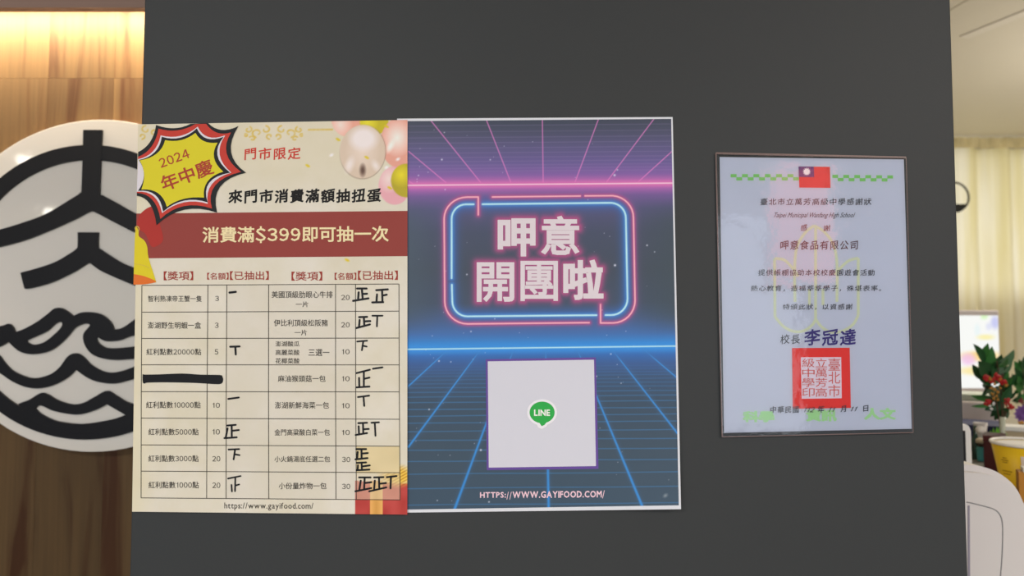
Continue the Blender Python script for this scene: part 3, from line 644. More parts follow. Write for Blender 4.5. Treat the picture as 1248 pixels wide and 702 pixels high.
def col2(X, Y):
    fx = (X - 497) / 325.0
    Yh = Y + (X - 497) * 0.0085        # the print's own horizontals rise slightly to the right
    c = lerp_stops(Yh, [(146, (54, 62, 78)), (160, (66, 70, 94)), (180, (84, 80, 122)), (200, (98, 84, 142)), (214, (124, 88, 158)), (222, (170, 96, 168)), (226, (206, 112, 178)), (231, (160, 92, 168)), (240, (108, 82, 142)), (256, (76, 76, 116)), (285, (62, 70, 94)), (330, (58, 68, 84)),
        (370, (58, 72, 94)), (392, (62, 88, 132)), (408, (58, 104, 168)), (420, (44, 128, 202)), (426, (46, 132, 208)), (434, (44, 100, 172)), (446, (52, 86, 140)), (462, (52, 78, 112)), (490, (52, 72, 92)), (550, (56, 74, 90)), (622, (56, 76, 94))])
    r = np.clip((fx - 0.82) / 0.18, 0, 1) * np.clip((Y - 240) / 30, 0, 1) * np.clip((410 - Y) / 30, 0, 1); c = blend(c, (56, 70, 78), r * 0.7)
    l = np.clip((0.12 - fx) / 0.12, 0, 1) * np.clip((Y - 240) / 30, 0, 1) * np.clip((410 - Y) / 30, 0, 1); c = blend(c, (66, 84, 98), l * 0.6)
    # faint rules in the upper field and floor lines below
    for y in (153.8, 161.2, 168.2, 174.8, 181, 187, 192.5, 197.5, 202, 206, 209.5):
        c = blend(c, (150, 130, 176), np.clip(1 - np.abs(Yh - y) / 0.9, 0, 1) * 0.26)
    for y in (448, 451.5, 455.2, 459.2, 463.4, 468, 473, 478.6, 484.3, 491.0, 499.2, 507.2, 516, 526, 536.8, 549, 562.4, 578, 595.4, 615.6):
        k = min(1, (y - 430) / 60.0); c = blend(c, (58, 124, 184), np.clip(1 - np.abs(Yh + 0.25 * np.sin(X / 40.0 + y) - y) / 1.0, 0, 1) * 0.62 * k)
    for a, b in vp:
        c = blend(c, (214, 120, 190), np.clip(1 - seg_dist(X, Y, a, b) / 1.15, 0, 1) * 0.9)
    for i, (a, b) in enumerate(vb):
        d = seg_dist(X, Y, a, b); t = np.clip((Y - 427) / 190, 0, 1); wd = 0.8 + 1.1 * t
        c = blend(c, (50, 138, 214), np.clip(1.3 - d / wd, 0, 1) * np.clip((Y - 427) / 12, 0.3, 1)); c = blend(c, (56, 110, 170), np.exp(-(d / 3.5) ** 2) * 0.25)
    # horizons
    dh = Yh - 225.9; c = blend(c, (210, 104, 172), np.exp(-(dh / 4.5) ** 2) * 0.75); c = blend(c, (244, 196, 218), np.clip(1.25 - np.abs(dh) / 1.0, 0, 1))
    yb = 425.8 - (X - 497) * 0.0123; dh = Y - yb; c = blend(c, (46, 140, 222), np.exp(-(dh / 6.0) ** 2) * 0.7); c = blend(c, (176, 222, 240), np.clip(1.3 - np.abs(dh) / 1.05, 0, 1))
    # neon frame glow
    dB = np.minimum(np.minimum(path_dist(X, Y, blueA), path_dist(X, Y, blueB)), path_dist(X, Y, blueC))
    dP = np.minimum(np.minimum(path_dist(X, Y, pinkA), path_dist(X, Y, pinkB)), path_dist(X, Y, pinkC))
    c = blend(c, (50, 96, 168), np.exp(-(dB / 8.5) ** 2) * 0.75); c = blend(c, (60, 136, 210), np.exp(-(dB / 3.2) ** 2) * 0.9)
    c = blend(c, (190, 72, 128), np.exp(-(dP / 3.0) ** 2) * 0.95); c = blend(c, (150, 80, 140), np.exp(-(dP / 7.0) ** 2) * 0.25)
    c = blend(c, (176, 222, 240), np.clip(1.7 - dB / 0.9, 0, 1)); c = blend(c, (240, 170, 186), np.clip(1.5 - dP / 0.9, 0, 1))
    # magenta glow round the lettering
    g = np.zeros_like(X)
    for (_, x0, y0, x1, y1) in letters:
        gv, gf, _a = char_glyph(_, 0.0); mnx, mny = gv.min(0); mxx, mxy = gv.max(0); cnt = {}
        for q in gf:
            for i in range(len(q)):
                e = (min(q[i], q[(i + 1) % len(q)]), max(q[i], q[(i + 1) % len(q)])); cnt[e] = cnt.get(e, 0) + 1
        pp = [(x0 + 1 + (p[0] - mnx) / (mxx - mnx) * (x1 - x0 - 2), y1 - 1 - (p[1] - mny) / (mxy - mny) * (y1 - y0 - 2)) for p in gv]
        m = (X > x0 - 13) & (X < x1 + 13) & (Y > y0 - 13) & (Y < y1 + 13); d = np.full(int(m.sum()), 1e9)
        for (i, j), n_ in cnt.items():
            if n_ == 1: d = np.minimum(d, seg_dist(X[m], Y[m], pp[i], pp[j]))
        g[m] = np.maximum(g[m], np.exp(-(np.maximum(d - 1.5, 0) / 4.6) ** 1.6))
    c = blend(c, (168, 72, 124), g * 0.92)
    for sx, sy, sr in stars:
        m = (np.abs(X - sx) < 4) & (np.abs(Y - sy) < 4)
        if m.any():
            a = np.zeros_like(X); a[m] = np.exp(-((X[m] - sx) ** 2 + (Y[m] - sy) ** 2) / (0.55 * sr + 0.25) ** 2) * min(1, 0.45 + sr * 0.3); c = blend(c, (214, 214, 232), a)
    a = np.clip(1 - ell(X, Y, 811, 604, 4.5, 3.2, -0.6), 0, 1); c = blend(c, (130, 140, 148), a)
    return to_lin(c)
qn = [(497.0, 147.6), (818.0, 144.9), (827.2, 615.8), (492.0, 621.1)]
A2(S2.raster('neon_print', M_gloss, qn, 545, 785, col2, 2, None))
I_neon = inkm('pale_pink_ink', 214, 204, 210)
for t in letters: A2(S2.text('neon_character', [(*t, dict(bold={'團': 0.015, '開': 0.020, '意': 0.024}.get(t[0], 0.030)))], I_neon, 4, None))
I_url = inkm('url_pink_ink', 238, 196, 208)
A2(S2.text('web_address', [('HTTPS:', 585, 599.6, 616.6, 606.8, dict(bold=0.028, slope=-0.008)), ('//', 617.3, 599.4, 623.6, 608.8, dict(slope=-0.008)), ('WWW.GAYIFOOD.COM', 624.6, 598.4, 733.4, 606.8, dict(bold=0.028, slope=-0.009)), ('/', 733.9, 597.6, 737, 607.4, dict())], I_url, 4, None))
A2(S2.quad('code_panel_border', [(592.0, 437.9), (726.2, 435.6), (729.4, 571.4), (593.2, 572.9)], inkm('purple_border_ink', 100, 74, 150), 4, None))
A2(S2.quad('code_panel', [(594.5, 440.4), (723.9, 438.4), (726.3, 568.0), (595.7, 569.9)], inkm('panel_white_ink', 204, 204, 214), 5, None))
bub = arc(660.7, 502.6, 15.3, 13.2, -70, 250, 30)
A2(S2.poly('bubble_outline', arc(660.7, 502.6, 18.2, 16.0, -70, 250, 30) + [(656, 521), (660.4, 522.8), (666, 520)], inkm('bubble_white_ink', 228, 226, 232), 6, None))
A2(S2.poly('speech_bubble', bub + [(657.4, 515.4), (660.2, 519.4), (663.5, 518)], inkm('green_ink', 48, 164, 74), 7, None))
A2(S2.text('bubble_lettering', [('LINE', 650.9, 499, 670.3, 507, dict(bold=0.035))], inkm('bubble_letter_ink', 232, 240, 226), 8, None))

# ------------------------------------------------------------------ laminated certificate (right)
def lift3(x, y): return 0.0006 + 0.0010 * (y - 187) / 345
S3 = Sheet(0.0004, lift3)
cert = empty('laminated_certificate', P(996, 531, -0.002), 'laminated certificate, bluish from painted cool haze, with flag, seal and green checker line', 'certificate')
M_cert = mat('paper_with_cool_haze', ink(184, 190, 204), 0.55, 0.3, noise=(14, 0.03))  # cool light hazing the laminate is put into this paper colour
sheet = S3.raster('paper_sheet', M_cert, [(877.0, 191.4), (1101.6, 194.3), (1111.2, 522.6), (882.4, 527.6)], 40, 56, None, 1, None); local(sheet, cert)
def A3(o): o.data.transform(__import__('mathutils').Matrix.Translation(-cert.location)); o.parent = sheet; return o
I_wm = inkm('watermark_ink', 196, 203, 172); I_grn = inkm('checker_green_ink', 122, 190, 100); I_pale = inkm('pale_green_ink', 158, 206, 146)
I_seal = inkm('seal_red_ink', 214, 44, 32); I_sealt = inkm('seal_line_ink', 196, 92, 84); I_pur = inkm('purple_signature_ink', 52, 38, 116); I_dkr = inkm('dark_maroon_ink', 112, 44, 44); I_cb = inkm('certificate_black_ink', 40, 40, 50)
sm = lambda p: smooth_path(p, 5, False)
wm = [[(994, 275), (994, 389)], sm([(992, 275), (981, 284), (971, 302), (968.5, 330), (969, 368)]), sm([(992, 275), (1004, 282), (1015, 297), (1020, 320), (1020, 368)]), sm([(944, 315), (956, 317), (967, 328), (973, 337)]), sm([(1046, 314.5), (1034, 318), (1023, 328), (1018, 335)]),
      [(944, 315), (944.5, 386)], [(1046, 314.5), (1046, 384)], sm([(944.5, 386), (955, 398), (968, 404), (980, 403), (990, 396), (994, 389)]), sm([(994, 389), (1002, 399), (1014, 405), (1028, 403), (1040, 395), (1046, 384)]), [(986.5, 352), (986.5, 372)], [(1003, 352), (1003, 372)]]
A3(S3.strokes('watermark_emblem', wm, 3.4, I_wm, 2, None, caps=False))
chk = []
for k in range(6):
    chk.append((890.5 + 13.85 * k, 212.2, 0)); chk.append((897.4 + 13.85 * k, 216.0, 0))
for k in range(6):
    chk.append((1014.4 + 13.4 * k, 213.0 + 0.14 * k, 0)); chk.append((1021.0 + 13.4 * k, 216.9 + 0.1 * k, 0))
chk = [c for c in chk if c[0] < 1086 or c[1] < 216]
for x, y, _ in chk:
    x1 = min(x + 7.2, 973.4) if x < 980 else x + 7.0
    A3(S3.poly('checker_tile', [(x, y), (x1, y), (x1, y + 3.9), (x, y + 3.9)], I_grn, 2, None))
flag = A3(S3.quad('flag_print', [(973.2, 202.8), (1011.5, 203.3), (1012.2, 229.0), (974.2, 228.6)], inkm('flag_red_ink', 208, 44, 34), 3, None))
A3(S3.quad('flag_canton', [(973.2, 202.8), (991.8, 203.0), (992.3, 215.8), (973.6, 215.6)], inkm('flag_blue_ink', 96, 50, 112), 4, None))
sun = []
for k in range(24):
    a = 2 * math.pi * k / 24; r = 5.2 if k % 2 == 0 else 3.2; sun.append((983.2 + r * math.cos(a), 209.2 + r * math.sin(a)))
A3(S3.poly('flag_sun', sun, inkm('flag_white_ink', 236, 222, 222), 5, None))
kk = dict(kai=True, bold=0.005)
C3 = [('臺北市立萬芳高級中學感謝狀', 926.6, 241.2, 1062, 250.2, kk), ('Taipei Municipal Wanfang High School', 943.5, 259, 1042.6, 266.8, dict(italic=0.55, raw=True)), ('提供帳棚協助本校校慶園遊會活動', 924, 328, 1066, 336.2, kk),
      ('熱心教育，造福莘莘學子，殊堪表率。', 915, 347.4, 1074, 355.2, kk), ('特頒此狀，以資感謝', 954, 370, 1039, 377.8, kk), ('校長', 951, 407.3, 975, 419.5, kk)]
for t in C3: A3(S3.text('certificate_text', [t], I_cb, 3, None))
A3(S3.text('certificate_text', [('感', 975.8, 273.2, 983.8, 281.4, kk), ('謝', 1003.8, 273.8, 1012, 281.8, kk)], I_dkr, 3, None))
A3(S3.text('certificate_text', [('呷意食品有限公司', 951, 293, 1045.7, 304.6, dict(kai=True, bold=0.010))], inkm('recipient_ink', 84, 48, 56), 3, None))
A3(S3.text('signature', [('李冠達', 980.2, 400.6, 1043, 421.8, dict(kai=True, bold=0.024))], I_pur, 3, None))
A3(S3.text('department_name', [('科學', 905, 500.8, 944, 514.6, dict(bold=0.05))], I_pale, 2, None))
A3(S3.text('department_name', [('資訊', 982, 498.6, 1020, 513.8, dict(bold=0.05))], I_pale, 2, None))
A3(S3.text('department_name', [('人文', 1053, 497, 1092, 511.8, dict(bold=0.05))], I_pale, 2, None))
A3(S3.quad('red_seal', [(965.2, 424.2), (1035.6, 423.8), (1037.0, 497.2), (966.2, 498.2)], I_seal, 3, None))
A3(S3.quad('seal_field', [(975.9, 435.5), (1025.2, 435.2), (1025.9, 485.4), (977.0, 486.0)], inkm('seal_white_ink', 214, 206, 216), 4, None))
sealt = []
for cx0, cx1, chars in ((1009.5, 1024, '臺北市'), (994, 1008, '立萬芳高'), (977.6, 992.8, '級中學印')):
    n = len(chars); h = 48.0 / n
    for i, ch in enumerate(chars): sealt.append((ch, cx0, 436.8 + i * h, cx1, 436.8 + (i + 1) * h - 1.2, dict()))
A3(S3.text('seal_script', sealt, I_sealt, 5, None))
dk = dict(kai=True, bold=0.008); it = dict(italic=0.45)
A3(S3.text('date_line', [('中華民國', 938.8, 494.8, 973.6, 503.6, dk), ('112', 980, 496.2, 993, 502.4, it), ('年', 996.8, 494.8, 1004.4, 503, dk), ('11', 1010, 496.2, 1018.4, 502, it), ('月', 1024.6, 494, 1031.2, 502.4, dk), ('11', 1037, 495.6, 1045.4, 501.2, it), ('日', 1052.2, 493.6, 1058.4, 501.6, dk)], I_cb, 6, None))
# laminating pouch
def film_mat(name, tint, base, rough):
    m = bpy.data.materials.new(name); m.use_nodes = True; nt = m.node_tree; nt.nodes.clear()
    out = nt.nodes.new('ShaderNodeOutputMaterial'); tr = nt.nodes.new('ShaderNodeBsdfTransparent'); tr.inputs[0].default_value = (*tint, 1)
    gl = nt.nodes.new('ShaderNodeBsdfGlossy'); gl.inputs['Roughness'].default_value = rough; gl.inputs[0].default_value = (1, 1, 1, 1)
    fr = nt.nodes.new('ShaderNodeFresnel'); fr.inputs[0].default_value = 1.5; ad = nt.nodes.new('ShaderNodeMath'); ad.operation = 'ADD'; ad.inputs[1].default_value = base
    mx = nt.nodes.new('ShaderNodeMixShader'); nt.links.new(fr.outputs[0], ad.inputs[0]); nt.links.new(ad.outputs[0], mx.inputs[0])
    nt.links.new(tr.outputs[0], mx.inputs[1]); nt.links.new(gl.outputs[0], mx.inputs[2]); nt.links.new(mx.outputs[0], out.inputs[0])
    tc = nt.nodes.new('ShaderNodeTexCoord'); n = nt.nodes.new('ShaderNodeTexNoise'); n.inputs['Scale'].default_value = 34; n.inputs['Detail'].default_value = 3
    bp = nt.nodes.new('ShaderNodeBump'); bp.inputs['Strength'].default_value = 0.22; bp.inputs['Distance'].default_value = 0.0012
    nt.links.new(tc.outputs['Object'], n.inputs['Vector']); nt.links.new(n.outputs['Fac'], bp.inputs['Height']); nt.links.new(bp.outputs[0], gl.inputs['Normal']); nt.links.new(bp.outputs[0], fr.inputs['Normal'])
    return m
fo = [(872.6, 186.8), (1104.4, 192.0), (1113.0, 527.0), (880.4, 532.4)]
local(S3.raster('laminate_film', film_mat('clear_laminate', (0.97, 0.97, 0.98), 0.0, 0.05), fo, 30, 44, None, 9, None), cert)
def band(o, i, n=14):
    V = []; 
    return o + i
M_seam = mat('sealed_film_edge', ink(104, 84, 78), 0.25, 0.6)
bandw = [[(fo[0]), (fo[1])], [(fo[1]), (fo[2])], [(fo[2]), (fo[3])], [(fo[3]), (fo[0])]]
for ln, wd in zip(bandw, (2.6, 0.9, 1.3, 1.7)):
    local(S3.strokes('sealed_edge', [ln], wd, M_seam, 8, None, caps=False), cert)

# =================================================================== BACK ROOM
def frame_of(px, py, Y): return P(px, py, Y)
ZC = 1.10     # counter top height
M_ctop = mat('grey_counter_top', (0.20, 0.18, 0.15), 0.4, noise=(12, 0.1)); M_cbody = mat('white_counter_panel', (0.55, 0.52, 0.48), 0.5)
ct = empty('service_counter', (1.6, 1.2, 0), 'grey topped counter behind the charcoal partition', 'counter')
def lbox(name, b, m, par, bevel=0.0):
    L = par.location; return MB().box(b[0] - L.x, b[1] - L.y, b[2] - L.z, b[3] - L.x, b[4] - L.y, b[5] - L.z).build(name, m, par, bevel=bevel)
lbox('counter_top', (0.30, 0.55, ZC - 0.03, 3.2, 2.10, ZC), M_ctop, ct, 0.002)
lbox('counter_body', (0.33, 0.58, 0.0, 3.17, 2.07, ZC - 0.03), M_cbody, ct)
lbox('lower_shelf', (0.50, 0.20, 0.72, 3.17, 0.58, 0.75), M_ctop, ct, 0.002)
lbox('shelf_support', (0.52, 0.22, 0.0, 3.15, 0.30, 0.72), M_cbody, ct)

# curtain with gathered header
YC = 3.80
M_cur = bpy.data.materials.new('cream_sheer_curtain'); M_cur.use_nodes = True; nt = M_cur.node_tree; nt.nodes.clear()
out = nt.nodes.new('ShaderNodeOutputMaterial'); df = nt.nodes.new('ShaderNodeBsdfDiffuse'); tl = nt.nodes.new('ShaderNodeBsdfTranslucent'); mx = nt.nodes.new('ShaderNodeMixShader'); mx.inputs[0].default_value = 0.42
nz = nt.nodes.new('ShaderNodeTexNoise'); nz.inputs['Scale'].default_value = 1.0; mpn = nt.nodes.new('ShaderNodeMapping'); mpn.inputs['Scale'].default_value = (9, 9, 0.6); tcn = nt.nodes.new('ShaderNodeTexCoord')
crn = nt.nodes.new('ShaderNodeValToRGB'); crn.color_ramp.elements[0].position = 0.38; crn.color_ramp.elements[0].color = (0.74, 0.66, 0.38, 1); crn.color_ramp.elements[1].position = 0.6; crn.color_ramp.elements[1].color = (0.84, 0.79, 0.63, 1)
nt.links.new(tcn.outputs['Object'], mpn.inputs[0]); nt.links.new(mpn.outputs[0], nz.inputs['Vector']); nt.links.new(nz.outputs['Fac'], crn.inputs[0])
nt.links.new(crn.outputs[0], df.inputs[0]); nt.links.new(crn.outputs[0], tl.inputs[0]); nt.links.new(df.outputs[0], mx.inputs[1]); nt.links.new(tl.outputs[0], mx.inputs[2]); nt.links.new(mx.outputs[0], out.inputs[0])
cur = empty('sheer_curtain', (2.9, YC, 0.05), 'pale cream gathered curtain across the far wall', 'curtain')
def curtain(z0, z1, amp, freq, nz_, x0=1.2, x1=4.4, yoff=0.0):
    V = []; Fc = []; n = 420
    for j in range(nz_ + 1):
        z = z0 + (z1 - z0) * j / nz_
        for i in range(n + 1):
            x = x0 + (x1 - x0) * i / n
            y = YC + yoff + amp * (math.sin(x * freq) + 0.5 * math.sin(x * freq * 2.3 + 1 + 0.3 * z) + 0.35 * math.sin(x * freq * 0.37 + 2))
            V.append((x - cur.location.x, y - cur.location.y, z - cur.location.z))
    m = n + 1
    for j in range(nz_):
        for i in range(n): Fc.append((j * m + i, j * m + i + 1, (j + 1) * m + i + 1, (j + 1) * m + i))
    return V, Fc
ztop = 2.632; zh = P(1200, 181, YC).z
V, Fc = curtain(0.05, zh, 0.020, 26, 12); link_mesh('curtain_panel', V, Fc, M_cur, cur, True)
V, Fc = curtain(zh, ztop, 0.010, 62, 3, yoff=-0.012); link_mesh('gathered_header', V, Fc, mat('gathered_header_cloth', (0.66, 0.57, 0.33), 0.9, 0.05, noise=(14, 0.3)), cur, True)['label'] = 'tightly gathered header tape'

def face(o): o.rotation_euler = (0, 0, -math.atan2(o.location.x, o.location.y + D))
# wall clock hanging in front of the curtain
YK = 3.66; kc = P(1162.5, 240.2, YK); kr = 18.2 / F * (YK + D)
clk = empty('ring_clock', (kc.x, YK, kc.z - kr), 'thin black ring clock half hidden beside the partition edge, before the curtain', 'clock')
M_kb = mat('black_clock_metal', (0.01, 0.01, 0.01), 0.4)
ring = MB().tube([(kr * math.cos(a) , 0, kr + kr * math.sin(a)) for a in [2 * math.pi * i / 64 for i in range(65)]], 0.006, 8).build('clock_ring', M_kb, clk, True)
seg = [(kr * 0.97 * math.cos(a), kr + kr * 0.97 * math.sin(a)) for a in [math.radians(-150 + 120 * i / 20) for i in range(21)]]
MB().prism(seg, [], -0.006, 0.006).build('clock_base_segment', M_kb, clk)
MB().box(-0.002, -0.004, kr, 0.002, 0.0, kr * 1.7).box(-0.002, -0.004, kr * 0.45, 0.002, 0.004, kr).build('clock_hand', M_kb, clk)
MB().tube([(0, 0, 2 * kr), (0, 0.0, 2 * kr + 0.10), (0, 0.0, 2.64 - (kc.z - kr))], 0.0012, 6).build('hanging_wire', M_kb, clk)

# all-in-one monitor
YM = 1.80
def wpt(px, py, Y): return P(px, py, Y)
mb0 = wpt(1150, 518, YM); 
mon = empty('monitor', (P(1140, 400, YM).x, YM, ZC), 'bright white framed monitor on the counter behind the flowers', 'monitor')
M_mf = mat('pinkish_white_plastic', (0.60, 0.53, 0.50), 0.35)
L = mon.location
x0 = P(1050, 400, YM).x - L.x; x1 = P(1218, 400, YM).x - L.x; zt = P(1200, 378, YM).z - L.z; zb_ = P(1200, 480, YM).z - L.z
MB().box(x0, 0.0, zb_, x1, 0.03, zt).build('housing', M_mf, mon, bevel=0.004)
sx0, sx1 = x0 + 0.008, x1 - 0.004; st, sb = P(1200, 384.5, YM).z - L.z, P(1200, 473, YM).z - L.z
nx, nz2 = 80, 40; Vv = []; Ff = []; cc = []
for j in range(nz2 + 1):
    for i in range(nx + 1):
        x = sx0 + (sx1 - sx0) * i / nx; z = sb + (st - sb) * j / nz2; Vv.append((x, -0.0006, z))
        px = 624 + (x + L.x) / (YM + D) * F; py = 384.5 + (473 - 384.5) * (1 - j / nz2)
        c = np.array([0.97, 0.98, 0.95])
        def sp(c, col, cx, cy, rx, ry, a): 
            e = max(0.0, 1.2 - math.hypot((px - cx) / rx, (py - cy) / ry)); k = min(1, e * 1.5) * a; return c * (1 - k) + np.array(col) * k
        c = sp(c, (0.98, 0.90, 0.42), 1200, 411, 12, 3.5, 1.0); c = sp(c, (0.45, 0.47, 0.90), 1212, 393, 6, 9, 0.7); c = sp(c, (0.60, 0.62, 0.93), 1204, 398, 4, 5, 0.5)
        c = sp(c, (0.65, 0.95, 0.45), 1199, 385, 5, 5, 0.8); c = sp(c, (1.0, 0.72, 0.25), 1194, 434, 28, 7, 1.0); c = sp(c, (0.92, 0.55, 0.85), 1178, 438, 10, 8, 0.8); c = sp(c, (1.0, 0.84, 0.35), 1190, 452, 28, 6, 0.9); c = sp(c, (0.70, 0.90, 0.95), 1190, 402, 4, 8, 0.4)
        cc.append((*c, 1))
for j in range(nz2):
    for i in range(nx): Ff.append((j * (nx + 1) + i, j * (nx + 1) + i + 1, (j + 1) * (nx + 1) + i + 1, (j + 1) * (nx + 1) + i))
scr = link_mesh('screen', Vv, Ff, print_mat('lit_screen', emit=True), mon); a = scr.data.color_attributes.new('print', 'FLOAT_COLOR', 'POINT'); a.data.foreach_set('color', np.array(cc, np.float32).ravel())
MB().box(-0.03, 0.03, 0.012, 0.03, 0.05, zb_ + 0.08).box(-0.02, 0.0, zb_ - 0.03, 0.02, 0.05, zb_).build('stand_neck', M_mf, mon)
MB().box(-0.10, -0.05, 0.0, 0.10, 0.09, 0.012).build('stand_base', M_mf, mon, bevel=0.003)

def at_counter(px, Y): 
    p = P(px, 397, Y); return Vector((p.x, Y, ZC))
def hpx(py, Y): return P(1200, py, Y).z - ZC
# printer
YP = 1.52; L0 = at_counter(1150, YP)
pr = empty('receipt_printer', L0, 'pale pinkish white printer in front of the monitor', 'printer')
xr_ = P(1212, 500, YP).x - L0.x
MB().box(-0.16, 0.0, 0.006, xr_, 0.16, hpx(488, YP)).build('body', M_mf, pr, bevel=0.008, seg=3)
MB().box(-0.12, 0.02, hpx(488, YP), xr_ - 0.012, 0.15, hpx(480, YP)).build('lid', mat('pale_green_plastic', (0.42, 0.46, 0.36), 0.3), pr, bevel=0.004)['label'] = 'pale green translucent lid'
MB().box(-0.10, -0.0012, hpx(513, YP), 0.02 + xr_ * 0.3, 0.004, hpx(511, YP)).build('paper_slot', M_kb, pr)
MB().box(-0.15, 0.01, 0.0, -0.12, 0.15, 0.006).box(xr_ - 0.04, 0.01, 0.0, xr_ - 0.01, 0.15, 0.006).build('foot', M_kb, pr)
# navy drawer box
YN = 1.30; L0 = at_counter(1170, YN); nb = empty('navy_box', L0, 'low navy blue box on the counter before the printer', 'box')
xr_ = P(1212, 500, YN).x - L0.x
M_navy = mat('navy_blue_card', (0.012, 0.015, 0.07), 0.5)
MB().box(-0.16, 0.0, 0.0, xr_, 0.14, hpx(520, YN) - 0.004).build('box_tray', M_navy, nb, bevel=0.002)
MB().box(-0.163, -0.003, hpx(520, YN) - 0.016, xr_ + 0.003, 0.143, hpx(517, YN)).build('box_lid', M_navy, nb, bevel=0.002)
# white tapered cup standing before the box
YF = 1.22; L0 = at_counter(1191, YF)
fc = MB().lathe((0, 0, 0), [(0.001, 0), (0.0075, 0.0), (0.008, 0.012), (0.009, 0.03), (0.017, hpx(515, YF)), (0.0155, hpx(515, YF)), (0.008, 0.034), (0.001, 0.03)], 24).build('paper_cup', mat('white_cup', (0.66, 0.62, 0.60), 0.5), None, True)
fc.location = L0; tag(fc, 'narrow white tapered cup before the navy box', 'cup')
# small teal jar with cream cap
YB = 1.13; L0 = at_counter(1191.5, YB); jr = empty('small_bottle', L0, 'small teal bottle with a dark neck and cream cap', 'bottle')
k = 1 / F * (YB + D); 
MB().lathe((0, 0, 0), [(0.0005, 0), (4.6 * k, 0), (5.2 * k, 2 * k), (5.6 * k, 15 * k), (4.8 * k, 17.5 * k), (0.0005, 17.5 * k)], 28).build('bottle_body', mat('teal_glaze', (0.07, 0.33, 0.33), 0.3), jr, True)
MB().lathe((0, 0, 0), [(0.0005, 17.5 * k), (4.2 * k, 17.5 * k), (4.4 * k, 22 * k), (0.0005, 22 * k)], 28).build('bottle_neck', mat('brown_neck', (0.06, 0.03, 0.02), 0.4), jr, True)
MB().lathe((0, 0, 0), [(0.0005, 22 * k), (5.8 * k, 22 * k), (6.2 * k, 24.5 * k), (4.6 * k, 27 * k), (0.0005, 27.4 * k)], 28).build('bottle_cap', mat('cream_cap', (0.62, 0.52, 0.38), 0.5), jr, True)
# dark green bottle half hidden
YG = 1.16; L0 = at_counter(1184.5, YG); k = 1 / F * (YG + D)
gb = MB().lathe((0, 0, 0), [(0.0005, 0), (4 * k, 0), (4.4 * k, 2 * k), (4.4 * k, 22 * k), (2.2 * k, 30 * k), (2.0 * k, 40 * k), (0.0005, 40 * k)], 24).build('glass_bottle', mat('dark_green_glass', (0.01, 0.045, 0.03), 0.12, 0.6), None, True)
gb.location = L0; tag(gb, 'dark green bottle at the partition edge beside the teal bottle', 'bottle')
# maroon box with small white knob ornament
YR = 0.93; L0 = at_counter(1205, YR); mbx = empty('maroon_box', L0, 'dark maroon box between the teal bottle and the yellow bucket', 'box'); k = 1 / F * (YR + D)
MB().box(-9.5 * k, 0, 0, 14 * k, 0.07, 42 * k).build('box_body', mat('maroon_card', (0.05, 0.006, 0.008), 0.45), mbx, bevel=0.0015)
MB().box(-10 * k, -0.0015, 42 * k, 14.5 * k, 0.0715, 49 * k).build('box_lid', mat('maroon_card_lid', (0.06, 0.008, 0.01), 0.45), mbx, bevel=0.0015)
wk = MB().ball((0, 0, 0.0095), 0.0095, (1.1, 1, 1), 14, 9).build('white_ornament', mat('white_porcelain', (0.7, 0.66, 0.6), 0.3), None, True)
wk.location = (L0.x - 4.5 * k, YR + 0.03, ZC + 49 * k); tag(wk, 'tiny white rounded ornament on the maroon box', 'ornament')
# yellow paper bucket
YK2 = 0.72; L0 = at_counter(1249, YK2); k = 1 / F * (YK2 + D); H = hpx(540, YK2)
bkt = empty('yellow_bucket', L0, 'yellow paper bucket with white rim behind the rounded white machine', 'bucket')
M_yel = mat('yellow_coated_card', (0.72, 0.47, 0.012), 0.4, noise=(8, 0.03)); M_wh = mat('white_card', (0.72, 0.70, 0.66), 0.5)
rt, rb = 39 * k, 27 * k
MB().lathe((0, 0, 0), [(0.0005, 0.004), (rb, 0.004), (rb, 0.0), (rb + 0.001, 0.004), (rt, H - 0.002), (rt - 0.002, H - 0.002), (rb - 0.002, 0.006), (0.0005, 0.006)], 48).build('bucket_wall', M_yel, bkt, True)
MB().tube([(rt * math.cos(a), rt * math.sin(a), H) for a in [2 * math.pi * i / 56 for i in range(57)]], 0.0034, 8).build('bucket_rim', M_wh, bkt, True)
MB().lathe((0, 0, 0), [(0.0005, H - 0.004), (rt - 0.003, H - 0.003)], 48).build('bucket_lid', M_wh, bkt, True)['label'] = 'white inner lid'
def on_bucket(name, a0, a1, z0, z1, m, off):
    V = []; n = 8
    for j in range(2):
        z = (z0, z1)[j]; r = rb + (rt - rb) * z / H + off
        for i in range(n + 1):
            a = math.radians(a0 + (a1 - a0) * i / n); V.append((r * math.cos(a), r * math.sin(a), z))
    return link_mesh(name, V, [(i, i + 1, n + 2 + i, n + 1 + i) for i in range(n)], m, bkt)
on_bucket('white_sticker', -138, -122, H * 0.58, H * 0.82, mat('pale_sticker', (0.72, 0.62, 0.55), 0.4), 0.0008)
M_bk2 = mat('faded_brown_ink', (0.30, 0.17, 0.01), 0.6)
for z, a0, a1 in ((0.74, -172, -163), (0.70, -176, -160), (0.66, -174, -162), (0.50, -180, -156), (0.45, -178, -160)):
    on_bucket('printed_line', a0, a1, H * z, H * (z + 0.018), M_bk2, 0.0005)
# brown carton at the bucket's foot
YQ = 0.60; L0 = at_counter(1258, YQ); k = 1 / F * (YQ + D)
bc = empty('brown_carton', L0, 'small brown carton in front of the yellow bucket', 'carton')
MB().box(-19 * k, 0, 0, 10 * k, 0.035, hpx(577, YQ)).build('carton_body', mat('brown_card', (0.42, 0.18, 0.02), 0.6), bc, bevel=0.001).rotation_euler = (0, 0, 0.15)
MB().box(-14 * k, -0.002, hpx(577, YQ), 10 * k, 0.033, hpx(572, YQ)).build('carton_flap', M_wh, bc).rotation_euler = (0, 0, 0.15)
